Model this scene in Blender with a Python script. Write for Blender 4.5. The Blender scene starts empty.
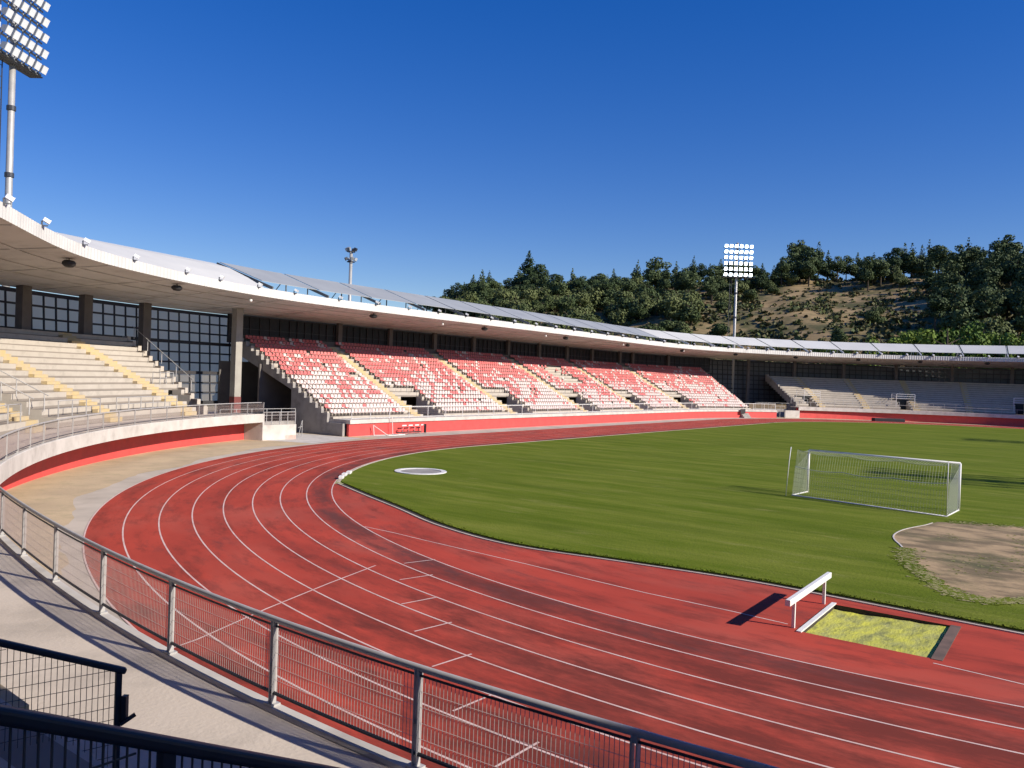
import bpy, math, random
from mathutils import Vector, Matrix
random.seed(7)
PI = math.pi
S = bpy.context.scene
COL = S.collection
def rad(a): return math.radians(a)
def sst(x):
    x = max(0.0, min(1.0, x)); return x*x*(3-2*x)

# ------------------------------------------------------------------ materials
def nodes_of(m):
    m.use_nodes = True
    return m.node_tree.nodes, m.node_tree.links

def mat(name, col, rough=0.8, col2=None, scale=4.0, fac=0.5, metal=0.0, bump=0.0, bscale=30.0, stretch=(1, 1, 1),
        detail=6.0, lo=0.35, hi=0.7, uv=False, stain=None, stain_scale=0.6, spec=0.4):
    m = bpy.data.materials.new(name)
    n, l = nodes_of(m)
    b = n['Principled BSDF']
    b.inputs['Roughness'].default_value = rough
    b.inputs['Metallic'].default_value = metal
    b.inputs['Specular IOR Level'].default_value = spec
    tc = n.new('ShaderNodeTexCoord')
    mp = n.new('ShaderNodeMapping'); mp.inputs['Scale'].default_value = stretch
    l.new(tc.outputs['UV' if uv else 'Object'], mp.inputs['Vector'])
    if col2 is None:
        col2 = tuple(c*0.72 for c in col)
    nz = n.new('ShaderNodeTexNoise'); nz.inputs['Scale'].default_value = scale; nz.inputs['Detail'].default_value = detail
    l.new(mp.outputs['Vector'], nz.inputs['Vector'])
    cr = n.new('ShaderNodeValToRGB')
    cr.color_ramp.elements[0].position = lo; cr.color_ramp.elements[0].color = (*col, 1)
    cr.color_ramp.elements[1].position = hi
    cr.color_ramp.elements[1].color = (*[a*(1-fac)+c*fac for a, c in zip(col, col2)], 1)
    l.new(nz.outputs['Fac'], cr.inputs['Fac'])
    out = cr.outputs['Color']
    if stain:
        nz2 = n.new('ShaderNodeTexNoise'); nz2.inputs['Scale'].default_value = stain_scale; nz2.inputs['Detail'].default_value = 8
        nz2.inputs['Roughness'].default_value = 0.65
        l.new(mp.outputs['Vector'], nz2.inputs['Vector'])
        r2 = n.new('ShaderNodeValToRGB'); r2.color_ramp.elements[0].position = 0.5; r2.color_ramp.elements[1].position = 0.72
        r2.color_ramp.elements[0].color = (0, 0, 0, 1); r2.color_ramp.elements[1].color = (stain[3],)*3+(1,)
        l.new(nz2.outputs['Fac'], r2.inputs['Fac'])
        mx = n.new('ShaderNodeMix'); mx.data_type = 'RGBA'
        l.new(r2.outputs['Color'], mx.inputs['Factor']); l.new(out, mx.inputs['A'])
        mx.inputs['B'].default_value = (*stain[:3], 1)
        out = mx.outputs['Result']
    l.new(out, b.inputs['Base Color'])
    if bump > 0:
        nb = n.new('ShaderNodeTexNoise'); nb.inputs['Scale'].default_value = bscale; nb.inputs['Detail'].default_value = 4
        l.new(mp.outputs['Vector'], nb.inputs['Vector'])
        bp = n.new('ShaderNodeBump'); bp.inputs['Strength'].default_value = bump; bp.inputs['Distance'].default_value = 0.05
        l.new(nb.outputs['Fac'], bp.inputs['Height']); l.new(bp.outputs['Normal'], b.inputs['Normal'])
    return m

M = {}
M['cream'] = mat('cream_concrete', (0.52, 0.46, 0.385), 0.85, (0.45, 0.39, 0.32), 0.9, 0.7, stain=(0.33, 0.29, 0.24, 0.55), stain_scale=1.6)
M['concrete'] = mat('grey_concrete', (0.36, 0.33, 0.30), 0.9, (0.24, 0.22, 0.20), 1.2, 0.6, bump=0.2, stain=(0.18, 0.165, 0.15, 0.6))
M['lightconc'] = mat('light_concrete', (0.62, 0.57, 0.51), 0.88, (0.46, 0.42, 0.37), 1.0, 0.7, stain=(0.33, 0.29, 0.25, 0.6), stain_scale=0.9)
M['deck'] = mat('deck_concrete', (0.62, 0.53, 0.44), 0.9, (0.52, 0.44, 0.36), 0.5, 0.8, bump=0.15, bscale=18, stain=(0.36, 0.31, 0.26, 0.6), stain_scale=0.8)
M['apron'] = mat('apron_concrete', (0.56, 0.48, 0.39), 0.9, (0.42, 0.36, 0.29), 0.5, 0.8, stain=(0.34, 0.29, 0.22, 0.7), stain_scale=0.35)
M['dirt'] = mat('tan_dirt', (0.58, 0.44, 0.27), 0.95, (0.44, 0.335, 0.215), 0.35, 0.9, bump=0.3, bscale=6, stain=(0.33, 0.28, 0.16, 0.6), stain_scale=0.9)
M['ground'] = mat('dry_ground', (0.30, 0.24, 0.15), 0.95, (0.16, 0.15, 0.07), 0.05, 1.0)
M['redwall'] = mat('red_paint', (0.70, 0.080, 0.072), 0.65, (0.58, 0.066, 0.06), 1.5, 0.7, stain=(0.40, 0.10, 0.08, 0.35), stain_scale=0.8)
M['yellow'] = mat('worn_yellow_paint', (0.56, 0.42, 0.20), 0.85, (0.50, 0.41, 0.29), 2.2, 0.9, stain=(0.42, 0.33, 0.22, 0.6), stain_scale=2.5)
M['rail'] = mat('galvanised_steel', (0.46, 0.44, 0.42), 0.45, (0.34, 0.33, 0.32), 6, 0.6)
M['raildark'] = mat('dark_painted_steel', (0.055, 0.06, 0.075), 0.5, (0.035, 0.037, 0.045), 9, 0.7, metal=0.2)
M['wire'] = mat('mesh_wire', (0.56, 0.46, 0.43), 0.6, (0.44, 0.36, 0.33), 9, 0.5)
M['wiredark'] = mat('dark_mesh_wire', (0.075, 0.07, 0.07), 0.6)
M['white'] = mat('white_paint', (0.80, 0.78, 0.74), 0.5, (0.66, 0.64, 0.60), 5, 0.6)
M['whiteline'] = mat('white_line_paint', (0.74, 0.56, 0.50), 0.75, (0.62, 0.38, 0.33), 1.4, 0.9)
M['fascia'] = mat('white_corrugated_sheet', (0.68, 0.66, 0.62), 0.55, (0.55, 0.53, 0.50), 0.6, 0.7, stain=(0.46, 0.44, 0.40, 0.35), stain_scale=0.5)
M['soffit'] = mat('soffit_panels', (0.68, 0.66, 0.63), 0.85, (0.57, 0.555, 0.53), 0.35, 0.8, stain=(0.36, 0.345, 0.32, 0.6), stain_scale=0.4)
M['roofdeck'] = mat('roof_deck_sheet', (0.62, 0.60, 0.57), 0.55, (0.5, 0.49, 0.47), 0.4, 0.7)
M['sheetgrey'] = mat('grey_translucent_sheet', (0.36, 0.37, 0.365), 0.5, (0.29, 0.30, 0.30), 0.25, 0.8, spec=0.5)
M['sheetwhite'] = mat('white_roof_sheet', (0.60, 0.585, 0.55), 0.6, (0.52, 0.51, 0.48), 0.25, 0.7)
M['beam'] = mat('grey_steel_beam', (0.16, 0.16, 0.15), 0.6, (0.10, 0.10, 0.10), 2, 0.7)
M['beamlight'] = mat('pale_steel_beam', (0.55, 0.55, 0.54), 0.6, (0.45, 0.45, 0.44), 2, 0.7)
M['column'] = mat('brown_grey_column', (0.17, 0.15, 0.135), 0.85, (0.12, 0.105, 0.095), 1.0, 0.7)
M['columnpale'] = mat('pale_grey_column', (0.40, 0.37, 0.32), 0.85, (0.30, 0.27, 0.24), 1.0, 0.7)
M['darkglass'] = mat('dark_glazing', (0.025, 0.024, 0.027), 0.35, (0.045, 0.04, 0.042), 0.7, 0.8, spec=0.15)
M['mullion'] = mat('dark_mullion', (0.05, 0.047, 0.05), 0.6)
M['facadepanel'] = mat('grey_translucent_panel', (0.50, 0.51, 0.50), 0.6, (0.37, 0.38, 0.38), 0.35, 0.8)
M['seatred'] = mat('red_plastic', (0.64, 0.135, 0.13), 0.6, (0.62, 0.24, 0.22), 0.8, 0.8)
M['seatwhite'] = mat('white_plastic', (0.68, 0.57, 0.525), 0.6, (0.62, 0.45, 0.41), 0.8, 0.8)
M['trunk'] = mat('bark', (0.10, 0.075, 0.05), 0.95, (0.05, 0.04, 0.03), 3, 0.8)
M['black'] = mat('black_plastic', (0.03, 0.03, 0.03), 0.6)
M['net'] = mat('white_net_cord', (0.62, 0.64, 0.56), 0.8, (0.52, 0.54, 0.46), 3, 0.6)
M['netback'] = mat('grey_net_cord', (0.50, 0.53, 0.38), 0.8, (0.30, 0.34, 0.2), 3, 0.6)
M['algae'] = mat('dried_algae', (0.58, 0.56, 0.07), 0.9, (0.36, 0.36, 0.13), 1.6, 1.0, bump=0.4, bscale=7,
                 stretch=(1.0, 2.2, 1), stain=(0.11, 0.12, 0.05, 0.9), stain_scale=1.3)
M['patch'] = mat('bare_brown_soil', (0.42, 0.29, 0.155), 0.95, (0.19, 0.135, 0.07), 0.8, 1.0, bump=0.5, bscale=6,
                 stretch=(1.2, 0.6, 1), lo=0.42, hi=0.58, detail=10, stain=(0.075, 0.085, 0.025, 0.9), stain_scale=0.42)
M['drain'] = mat('dark_drain_channel', (0.035, 0.028, 0.022), 0.9, (0.07, 0.055, 0.04), 2, 0.8)
M['mast'] = mat('galvanised_mast', (0.45, 0.44, 0.42), 0.5, (0.34, 0.33, 0.32), 1.5, 0.7, metal=0.3)
M['lamphouse'] = mat('lamp_housing', (0.36, 0.38, 0.40), 0.5, metal=0.2)
M['lampglass'] = mat('lamp_glass', (0.82, 0.83, 0.82), 0.35, (0.72, 0.74, 0.74), 3, 0.6)
M['blue'] = mat('dark_blue_mat_cover', (0.03, 0.035, 0.04), 0.8)

def facade_mat():
    m = mat('grey_translucent_panel', (0.66, 0.56, 0.42), 0.7, (0.52, 0.45, 0.35), 0.35, 0.8)
    n, l = nodes_of(m); b = n['Principled BSDF']
    tl = n.new('ShaderNodeBsdfTranslucent'); tl.inputs['Color'].default_value = (0.95, 0.80, 0.60, 1)
    mx = n.new('ShaderNodeMixShader'); mx.inputs[0].default_value = 0.8
    l.new(b.outputs[0], mx.inputs[1]); l.new(tl.outputs[0], mx.inputs[2]); l.new(mx.outputs[0], n['Material Output'].inputs['Surface'])
    return m
M['facadepanel'] = facade_mat()
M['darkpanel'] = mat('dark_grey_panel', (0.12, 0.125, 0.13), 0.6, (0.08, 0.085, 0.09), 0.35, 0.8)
M['railshade'] = mat('shade_coloured_steel', (0.022, 0.026, 0.038), 0.5, (0.014, 0.017, 0.025), 9, 0.7)  # steel coloured near black navy to carry the shade the rails stand in
M['tread_and_shade'] = mat('worn_tread_and_riser_shade', (0.30, 0.255, 0.21), 0.9, (0.24, 0.205, 0.17), 0.9, 0.7)  # worn treads, and the shadow line painted on riser feet
def glow(name, col, strength):
    m = bpy.data.materials.new(name); n, l = nodes_of(m); b = n['Principled BSDF']
    b.inputs['Base Color'].default_value = (*col, 1)
    b.inputs['Emission Color'].default_value = (*col, 1); b.inputs['Emission Strength'].default_value = strength
    return m
M['lamplit'] = glow('lit_lamp', (0.86, 0.97, 1.0), 9.0)

def leaf_mat(name, c1, c2, tr=0.25):
    m = bpy.data.materials.new(name); n, l = nodes_of(m); b = n['Principled BSDF']
    b.inputs['Roughness'].default_value = 0.7; b.inputs['Specular IOR Level'].default_value = 0.2
    tc = n.new('ShaderNodeTexCoord'); nz = n.new('ShaderNodeTexNoise'); nz.inputs['Scale'].default_value = 0.5
    nz.inputs['Detail'].default_value = 5
    l.new(tc.outputs['Object'], nz.inputs['Vector'])
    oi = n.new('ShaderNodeObjectInfo')
    ad = n.new('ShaderNodeMath'); ad.operation = 'MULTIPLY_ADD'; ad.inputs[1].default_value = 0.45; ad.inputs[2].default_value = -0.22
    l.new(oi.outputs['Random'], ad.inputs[0])
    ad2 = n.new('ShaderNodeMath'); ad2.operation = 'ADD'; l.new(ad.outputs[0], ad2.inputs[0]); l.new(nz.outputs['Fac'], ad2.inputs[1])
    cr = n.new('ShaderNodeValToRGB'); cr.color_ramp.elements[0].position = 0.3; cr.color_ramp.elements[1].position = 0.72
    cr.color_ramp.elements[0].color = (*c1, 1); cr.color_ramp.elements[1].color = (*c2, 1)
    l.new(ad2.outputs[0], cr.inputs['Fac']); l.new(cr.outputs['Color'], b.inputs['Base Color'])
    return m
M['pine'] = leaf_mat('dark_pine_needles', (0.034, 0.058, 0.022), (0.082, 0.110, 0.042))
M['olive'] = leaf_mat('olive_leaves', (0.050, 0.074, 0.024), (0.125, 0.145, 0.052))
M['bright'] = leaf_mat('fresh_green_leaves', (0.075, 0.13, 0.02), (0.14, 0.20, 0.03))
M['scrub'] = leaf_mat('scrub_leaves', (0.06, 0.07, 0.03), (0.14, 0.12, 0.055))

def track_mat():
    m = bpy.data.materials.new('red_tartan'); n, l = nodes_of(m); b = n['Principled BSDF']
    b.inputs['Roughness'].default_value = 0.9; b.inputs['Specular IOR Level'].default_value = 0.12
    tc = n.new('ShaderNodeTexCoord')
    def noise(scale, stretch, detail=6, rough=0.6):
        mp = n.new('ShaderNodeMapping'); mp.inputs['Scale'].default_value = stretch; l.new(tc.outputs['UV'], mp.inputs['Vector'])
        z = n.new('ShaderNodeTexNoise'); z.inputs['Scale'].default_value = scale; z.inputs['Detail'].default_value = detail
        z.inputs['Roughness'].default_value = rough
        l.new(mp.outputs['Vector'], z.inputs['Vector']); return z.outputs['Fac']
    def ramp(f, p0, p1, c0, c1):
        r = n.new('ShaderNodeValToRGB'); r.color_ramp.elements[0].position = p0; r.color_ramp.elements[1].position = p1
        r.color_ramp.elements[0].color = (*c0, 1); r.color_ramp.elements[1].color = (*c1, 1); l.new(f, r.inputs['Fac']); return r.outputs['Color']
    def mix(f, a, c):
        x = n.new('ShaderNodeMix'); x.data_type = 'RGBA'; l.new(f, x.inputs['Factor']); l.new(a, x.inputs['A'])
        if isinstance(c, tuple): x.inputs['B'].default_value = (*c, 1)
        else: l.new(c, x.inputs['B'])
        return x.outputs['Result']
    base = ramp(noise(0.45, (0.35, 1, 1)), 0.35, 0.68, (0.53, 0.072, 0.044), (0.36, 0.052, 0.034))
    # pale bleached patches
    f = ramp(noise(0.25, (0.5, 1, 1), 4), 0.5, 0.75, (0, 0, 0), (0.45, 0.45, 0.45))
    c = mix(f, base, (0.46, 0.145, 0.105))
    # dark wear, stronger on the inside lane
    sx = n.new('ShaderNodeSeparateXYZ'); l.new(tc.outputs['UV'], sx.inputs[0])
    mr = n.new('ShaderNodeMapRange'); l.new(sx.outputs['Y'], mr.inputs['Value'])
    mr.inputs['From Min'].default_value = 39.3; mr.inputs['From Max'].default_value = 38.7
    mr2 = n.new('ShaderNodeMapRange'); l.new(sx.outputs['Y'], mr2.inputs['Value'])
    mr2.inputs['From Min'].default_value = 37.8; mr2.inputs['From Max'].default_value = 38.1
    mu = n.new('ShaderNodeMath'); mu.operation = 'MULTIPLY'; l.new(mr.outputs[0], mu.inputs[0]); l.new(mr2.outputs[0], mu.inputs[1])
    mu2 = n.new('ShaderNodeMath'); mu2.operation = 'MULTIPLY_ADD'; l.new(mu.outputs[0], mu2.inputs[0]); mu2.inputs[1].default_value = 0.17
    l.new(noise(0.6, (0.45, 1.2, 1), 9, 0.72), mu2.inputs[2])
    d = ramp(mu2.outputs[0], 0.54, 0.74, (0, 0, 0), (0.78, 0.78, 0.78))
    c = mix(d, c, (0.085, 0.045, 0.042))
    # fine grain
    # the stretch at the apex of the bend is the most worn
    mr3 = n.new('ShaderNodeMapRange'); l.new(sx.outputs['X'], mr3.inputs['Value'])
    mr3.inputs['From Min'].default_value = -52; mr3.inputs['From Max'].default_value = -64; mr3.inputs['To Max'].default_value = 0.14
    ad = n.new('ShaderNodeMath'); ad.operation = 'ADD'; l.new(mr3.outputs[0], ad.inputs[0]); l.new(noise(0.6, (0.5, 1.5, 1), 10, 0.75), ad.inputs[1])
    d2 = ramp(ad.outputs[0], 0.50, 0.70, (0, 0, 0), (0.85, 0.85, 0.85))
    c = mix(d2, c, (0.145, 0.032, 0.023))
    g = ramp(noise(60, (1, 1, 1), 2), 0.3, 0.7, (0.0, 0.0, 0.0), (0.18, 0.18, 0.18))
    c = mix(g, c, (0.16, 0.05, 0.045))
    l.new(c, b.inputs['Base Color'])
    bp = n.new('ShaderNodeBump'); bp.inputs['Strength'].default_value = 0.15; bp.inputs['Distance'].default_value = 0.01
    l.new(noise(80, (1, 1, 1), 2), bp.inputs['Height']); l.new(bp.outputs['Normal'], b.inputs['Normal'])
    return m
M['track'] = track_mat()

def grass_mat():
    m = bpy.data.materials.new('mown_grass'); n, l = nodes_of(m); b = n['Principled BSDF']
    b.inputs['Roughness'].default_value = 0.95; b.inputs['Specular IOR Level'].default_value = 0.05
    tc = n.new('ShaderNodeTexCoord')
    def noise(scale, stretch, detail=6, rough=0.6):
        mp = n.new('ShaderNodeMapping'); mp.inputs['Scale'].default_value = stretch; l.new(tc.outputs['Object'], mp.inputs['Vector'])
        z = n.new('ShaderNodeTexNoise'); z.inputs['Scale'].default_value = scale; z.inputs['Detail'].default_value = detail
        z.inputs['Roughness'].default_value = rough
        l.new(mp.outputs['Vector'], z.inputs['Vector']); return z.outputs['Fac']
    def ramp(f, p0, p1, c0, c1):
        r = n.new('ShaderNodeValToRGB'); r.color_ramp.elements[0].position = p0; r.color_ramp.elements[1].position = p1
        r.color_ramp.elements[0].color = (*c0, 1); r.color_ramp.elements[1].color = (*c1, 1); l.new(f, r.inputs['Fac']); return r.outputs['Color']
    def mix(f, a, c):
        x = n.new('ShaderNodeMix'); x.data_type = 'RGBA'; l.new(f, x.inputs['Factor']); l.new(a, x.inputs['A'])
        if isinstance(c, tuple): x.inputs['B'].default_value = (*c, 1)
        else: l.new(c, x.inputs['B'])
        return x.outputs['Result']
    base = ramp(noise(1.0, (0.62, 0.09, 1), 8, 0.7), 0.38, 0.62, (0.108, 0.152, 0.010), (0.190, 0.215, 0.030))
    f = ramp(noise(0.42, (0.9, 0.16, 1), 7, 0.65), 0.48, 0.66, (0, 0, 0), (0.6, 0.6, 0.6))
    c = mix(f, base, (0.085, 0.12, 0.010))
    f2 = ramp(noise(1.6, (0.8, 0.14, 1), 8, 0.72), 0.56, 0.74, (0, 0, 0), (0.7, 0.7, 0.7))
    c = mix(f2, c, (0.30, 0.28, 0.09))
    g = ramp(noise(25, (1, 0.6, 1), 3), 0.35, 0.7, (0, 0, 0), (0.35, 0.35, 0.35))
    c = mix(g, c, (0.06, 0.085, 0.010))
    l.new(c, b.inputs['Base Color'])
    bp = n.new('ShaderNodeBump'); bp.inputs['Strength'].default_value = 0.5; bp.inputs['Distance'].default_value = 0.05
    l.new(noise(14, (1, 0.7, 1), 4), bp.inputs['Height']); l.new(bp.outputs['Normal'], b.inputs['Normal'])
    return m
M['grass'] = grass_mat()

def hill_mat():
    m = bpy.data.materials.new('dry_hillside'); n, l = nodes_of(m); b = n['Principled BSDF']
    b.inputs['Roughness'].default_value = 0.95; b.inputs['Specular IOR Level'].default_value = 0.1
    tc = n.new('ShaderNodeTexCoord')
    def ramp(sc, det, p0, p1, c0, c1):
        z = n.new('ShaderNodeTexNoise'); z.inputs['Scale'].default_value = sc; z.inputs['Detail'].default_value = det
        z.inputs['Roughness'].default_value = 0.65
        l.new(tc.outputs['Object'], z.inputs['Vector'])
        r = n.new('ShaderNodeValToRGB'); r.color_ramp.elements[0].position = p0; r.color_ramp.elements[1].position = p1
        r.color_ramp.elements[0].color = (*c0, 1); r.color_ramp.elements[1].color = (*c1, 1)
        l.new(z.outputs['Fac'], r.inputs['Fac']); return r.outputs['Color']
    a = ramp(0.08, 8, 0.35, 0.65, (0.36, 0.26, 0.14), (0.21, 0.15, 0.08))
    f = ramp(0.07, 10, 0.44, 0.60, (0, 0, 0), (1, 1, 1))
    x = n.new('ShaderNodeMix'); x.data_type = 'RGBA'; l.new(f, x.inputs['Factor']); l.new(a, x.inputs['A'])
    x.inputs['B'].default_value = (0.10, 0.095, 0.045, 1)
    l.new(x.outputs['Result'], b.inputs['Base Color'])
    return m
M['hill'] = hill_mat()

# ------------------------------------------------------------------ mesh builder
class MB:
    def __init__(s): s.v = []; s.f = []; s.m = []; s.uv = []
    def face(s, idx, mi=0, uv=None): s.f.append(tuple(idx)); s.m.append(mi); s.uv.append(uv)
    def add(s, pts, faces, mi=0):
        o = len(s.v); s.v += [tuple(p) for p in pts]
        for f in faces: s.face([o+i for i in f], mi)
    def box(s, c, sz, rot=0.0, mi=0, mtx=None):
        hx, hy, hz = sz[0]/2, sz[1]/2, sz[2]/2
        P_ = [(x, y, z) for z in (-hz, hz) for x, y in ((-hx, -hy), (hx, -hy), (hx, hy), (-hx, hy))]
        if mtx is None: mtx = Matrix.Rotation(rot, 3, 'Z')
        c = Vector(c)
        s.add([c+mtx@Vector(p) for p in P_], [(3, 2, 1, 0), (4, 5, 6, 7), (0, 1, 5, 4), (1, 2, 6, 5), (2, 3, 7, 6), (3, 0, 4, 7)], mi)
    def hexa(s, b4, t4, mi=0):
        s.add(list(b4)+list(t4), [(3, 2, 1, 0), (4, 5, 6, 7), (0, 1, 5, 4), (1, 2, 6, 5), (2, 3, 7, 6), (3, 0, 4, 7)], mi)
    def tube(s, pts, r, n=6, mi=0, caps=True, up=None):
        pts = [Vector(p) for p in pts]; o = len(s.v); k = len(pts)
        rs = r if isinstance(r, (list, tuple)) else [r]*k
        for i, p in enumerate(pts):
            d = (pts[min(i+1, k-1)]-pts[max(i-1, 0)]).normalized()
            a = Vector((0, 0, 1)) if abs(d.z) < 0.95 else Vector((1, 0, 0))
            x = d.cross(a).normalized(); y = d.cross(x).normalized()
            for j in range(n):
                t = 2*PI*(j+0.5)/n
                s.v.append(tuple(p+(x*math.cos(t)+y*math.sin(t))*rs[i]))
        for i in range(k-1):
            for j in range(n):
                j2 = (j+1) % n
                s.face((o+i*n+j, o+i*n+j2, o+(i+1)*n+j2, o+(i+1)*n+j), mi)
        if caps:
            s.face([o+j for j in range(n)][::-1], mi); s.face([o+(k-1)*n+j for j in range(n)], mi)
    def bar(s, a, b, w, h, mi=0):
        a = Vector(a); b = Vector(b); d = (b-a).normalized()
        x = d.cross(Vector((0, 0, 1)))
        x = x.normalized() if x.length > 1e-4 else Vector((1, 0, 0))
        y = x.cross(d).normalized()
        q = [-x*w/2-y*h/2, x*w/2-y*h/2, x*w/2+y*h/2, -x*w/2+y*h/2]
        s.add([a+k for k in q]+[b+k for k in q], [(0, 1, 2, 3), (7, 6, 5, 4), (0, 4, 5, 1), (1, 5, 6, 2), (2, 6, 7, 3), (3, 7, 4, 0)], mi)
    def grid(s, rows, mi=0, uvs=None, mi_row=None):
        """rows: list of equally long point lists"""
        o = len(s.v); w = len(rows[0])
        for r in rows: s.v += [tuple(p) for p in r]
        for i in range(len(rows)-1):
            for j in range(w-1):
                idx = (o+i*w+j, o+i*w+j+1, o+(i+1)*w+j+1, o+(i+1)*w+j)
                uv = None
                if uvs: uv = (uvs[i][j], uvs[i][j+1], uvs[i+1][j+1], uvs[i+1][j])
                s.face(idx, mi_row[j] if mi_row else mi, uv)
    def build(s, name, mats, parent=None, smooth=False):
        me = bpy.data.meshes.new(name)
        me.from_pydata(s.v, [], s.f)
        if not isinstance(mats, (list, tuple)): mats = [mats]
        for m in mats: me.materials.append(m)
        if len(mats) > 1: me.polygons.foreach_set('material_index', s.m)
        if any(u is not None for u in s.uv):
            L_ = me.uv_layers.new(name='UVMap'); k = 0
            for p, u in zip(me.polygons, s.uv):
                for li in p.loop_indices:
                    L_.data[li].uv = u[li-p.loop_start] if u else (0, 0)
        if smooth: me.polygons.foreach_set('use_smooth', [True]*len(me.polygons))
        me.update()
        o = bpy.data.objects.new(name, me); COL.objects.link(o)
        if parent: o.parent = parent; o.matrix_parent_inverse = parent.matrix_basis.inverted()
        return o

def tag(o, label=None, cat=None, group=None, kind=None):
    if label: o['label'] = label
    if cat: o['category'] = cat
    if group: o['group'] = group
    if kind: o['kind'] = kind
    return o
def thing(name, loc, label, cat, group=None, rz=0.0):
    o = bpy.data.objects.new(name, None); COL.objects.link(o)
    o.location = loc; o.rotation_euler = (0, 0, rz); o.empty_display_size = 0.2
    bpy.context.view_layer.update() if False else None
    o.matrix_basis = Matrix.Translation(loc) @ Matrix.Rotation(rz, 4, 'Z')
    return tag(o, label, cat, group)
def build_local(mb, name, mats, parent, smooth=False):
    """geometry already in the parent's own frame"""
    o = mb.build(name, mats, None, smooth); o.parent = parent; return o
def copy_tree(o, parent=None):
    c = o.copy(); COL.objects.link(c)
    if parent: c.parent = parent
    for ch in [x for x in o.children]:
        copy_tree(ch, c)
    return c

# ------------------------------------------------------------------ paths
CX0, CX1, RB = 4.0, 76.0, 54.0
LA = RB*PI
def P(u, r, z=0.0):
    if u < CX0:
        a = (CX0-u)/RB; return Vector((CX0-r*math.sin(a), r*math.cos(a), z))
    if u <= CX1: return Vector((u, r, z))
    a = (u-CX1)/RB; return Vector((CX1+r*math.sin(a), r*math.cos(a), z))
def PN(u, r, z=0.0):                           # the walkway edge swells slightly outwards near the apex of the bend
    a = math.degrees((CX0-u)/RB)
    return P(u, r+0.36*sst((a-76.5)/15.0), z)
def tan_ang(u):
    if u < CX0: return (CX0-u)/RB
    if u <= CX1: return 0.0
    return -(u-CX1)/RB
def ua(deg): return CX0-RB*rad(deg)          # left curve angle from +Y
def ub(deg): return CX1+RB*rad(deg)
def T(u, r, z=0.0):                            # track path, bends centred on x=0 and x=80
    if u < 0:
        a = -u/42.0; return Vector((-r*math.sin(a), r*math.cos(a), z))
    if u <= 80: return Vector((u, r, z))
    a = (u-80)/42.0; return Vector((80+r*math.sin(a), r*math.cos(a), z))
def steps(u0, u1, d):
    n = max(1, int(math.ceil(abs(u1-u0)/d))); return [u0+(u1-u0)*i/n for i in range(n+1)]
def sweep(mb, prof, u0, u1, d=1.5, mi=0, closed=True, caps=True, path=P, uv=False, mi_row=None):
    """sweep a profile of (r, z) along the oval; u0/u1 may be functions of r"""
    f0 = u0 if callable(u0) else (lambda r: u0); f1 = u1 if callable(u1) else (lambda r: u1)
    n = max(1, int(math.ceil(abs(f1(prof[0][0])-f0(prof[0][0]))/d)))
    pr = list(prof)+([prof[0]] if closed else [])
    rows = []; uvs = []
    for i in range(n+1):
        t = i/n
        rows.append([path(f0(r)+(f1(r)-f0(r))*t, r, z) for r, z in pr])
        uvs.append([(f0(r)+(f1(r)-f0(r))*t, r) for r, z in pr])
    mb.grid(rows, mi, uvs if uv else None, mi_row)
    if caps and closed:
        o = len(mb.v)
        mb.v += [tuple(p) for p in rows[0][:-1]]; mb.face(list(range(o, o+len(prof))), mi)
        o = len(mb.v)
        mb.v += [tuple(p) for p in rows[-1][:-1]]; mb.face(list(range(o, o+len(prof)))[::-1], mi)

# ------------------------------------------------------------------ camera
CAMC = Vector((-56.3463, -5.5765, 6.0709))
yaw, pitch, roll = 0.6175345, -0.0076306, 0.0349185
fw = Vector((math.cos(yaw)*math.cos(pitch), math.sin(yaw)*math.cos(pitch), math.sin(pitch)))
r0 = Vector((math.sin(yaw), -math.cos(yaw), 0)); u0_ = r0.cross(fw)
rr = r0*math.cos(roll)+u0_*math.sin(roll); uu = -r0*math.sin(roll)+u0_*math.cos(roll)
cam = bpy.data.objects.new('camera', bpy.data.cameras.new('camera')); COL.objects.link(cam)
mw = Matrix.Identity(4)
for i in range(3):
    mw[i][0] = rr[i]; mw[i][1] = uu[i]; mw[i][2] = -fw[i]; mw[i][3] = CAMC[i]
cam.matrix_world = mw
cam.data.sensor_width = 36.0; cam.data.lens = 810.554/1024*36.0
cam.data.clip_start = 0.05; cam.data.clip_end = 6000
S.camera = cam

# ------------------------------------------------------------------ light and sky
SUN_EL = rad(29.5); SDX, SDY = 0.18, -1.0
sa = math.hypot(SDX, SDY); sdir = Vector((SDX/sa*math.cos(SUN_EL), SDY/sa*math.cos(SUN_EL), math.sin(SUN_EL)))
sun = bpy.data.objects.new('sun', bpy.data.lights.new('sun', 'SUN')); COL.objects.link(sun)
sun.data.energy = 4.9; sun.data.angle = rad(0.5); sun.data.color = (1.0, 0.93, 0.82)
sun.rotation_euler = sdir.to_track_quat('Z', 'Y').to_euler(); sun.location = sdir*200
w = bpy.data.worlds.new('World'); S.world = w; w.use_nodes = True
wn, wl = w.node_tree.nodes, w.node_tree.links
sky = wn.new('ShaderNodeTexSky'); sky.sky_type = 'NISHITA'; sky.sun_disc = False
sky.sun_elevation = SUN_EL; sky.sun_rotation = math.atan2(SDX, SDY) % (2*PI)
sky.altitude = 400; sky.air_density = 1.0; sky.dust_density = 0.0; sky.ozone_density = 3.5
hs = wn.new('ShaderNodeHueSaturation'); hs.inputs['Saturation'].default_value = 1.6; hs.inputs['Hue'].default_value = 0.526
gm = wn.new('ShaderNodeGamma'); gm.inputs['Gamma'].default_value = 0.75
wl.new(sky.outputs['Color'], gm.inputs['Color']); wl.new(gm.outputs['Color'], hs.inputs['Color']); wl.new(hs.outputs['Color'], wn['Background'].inputs['Color'])
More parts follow.
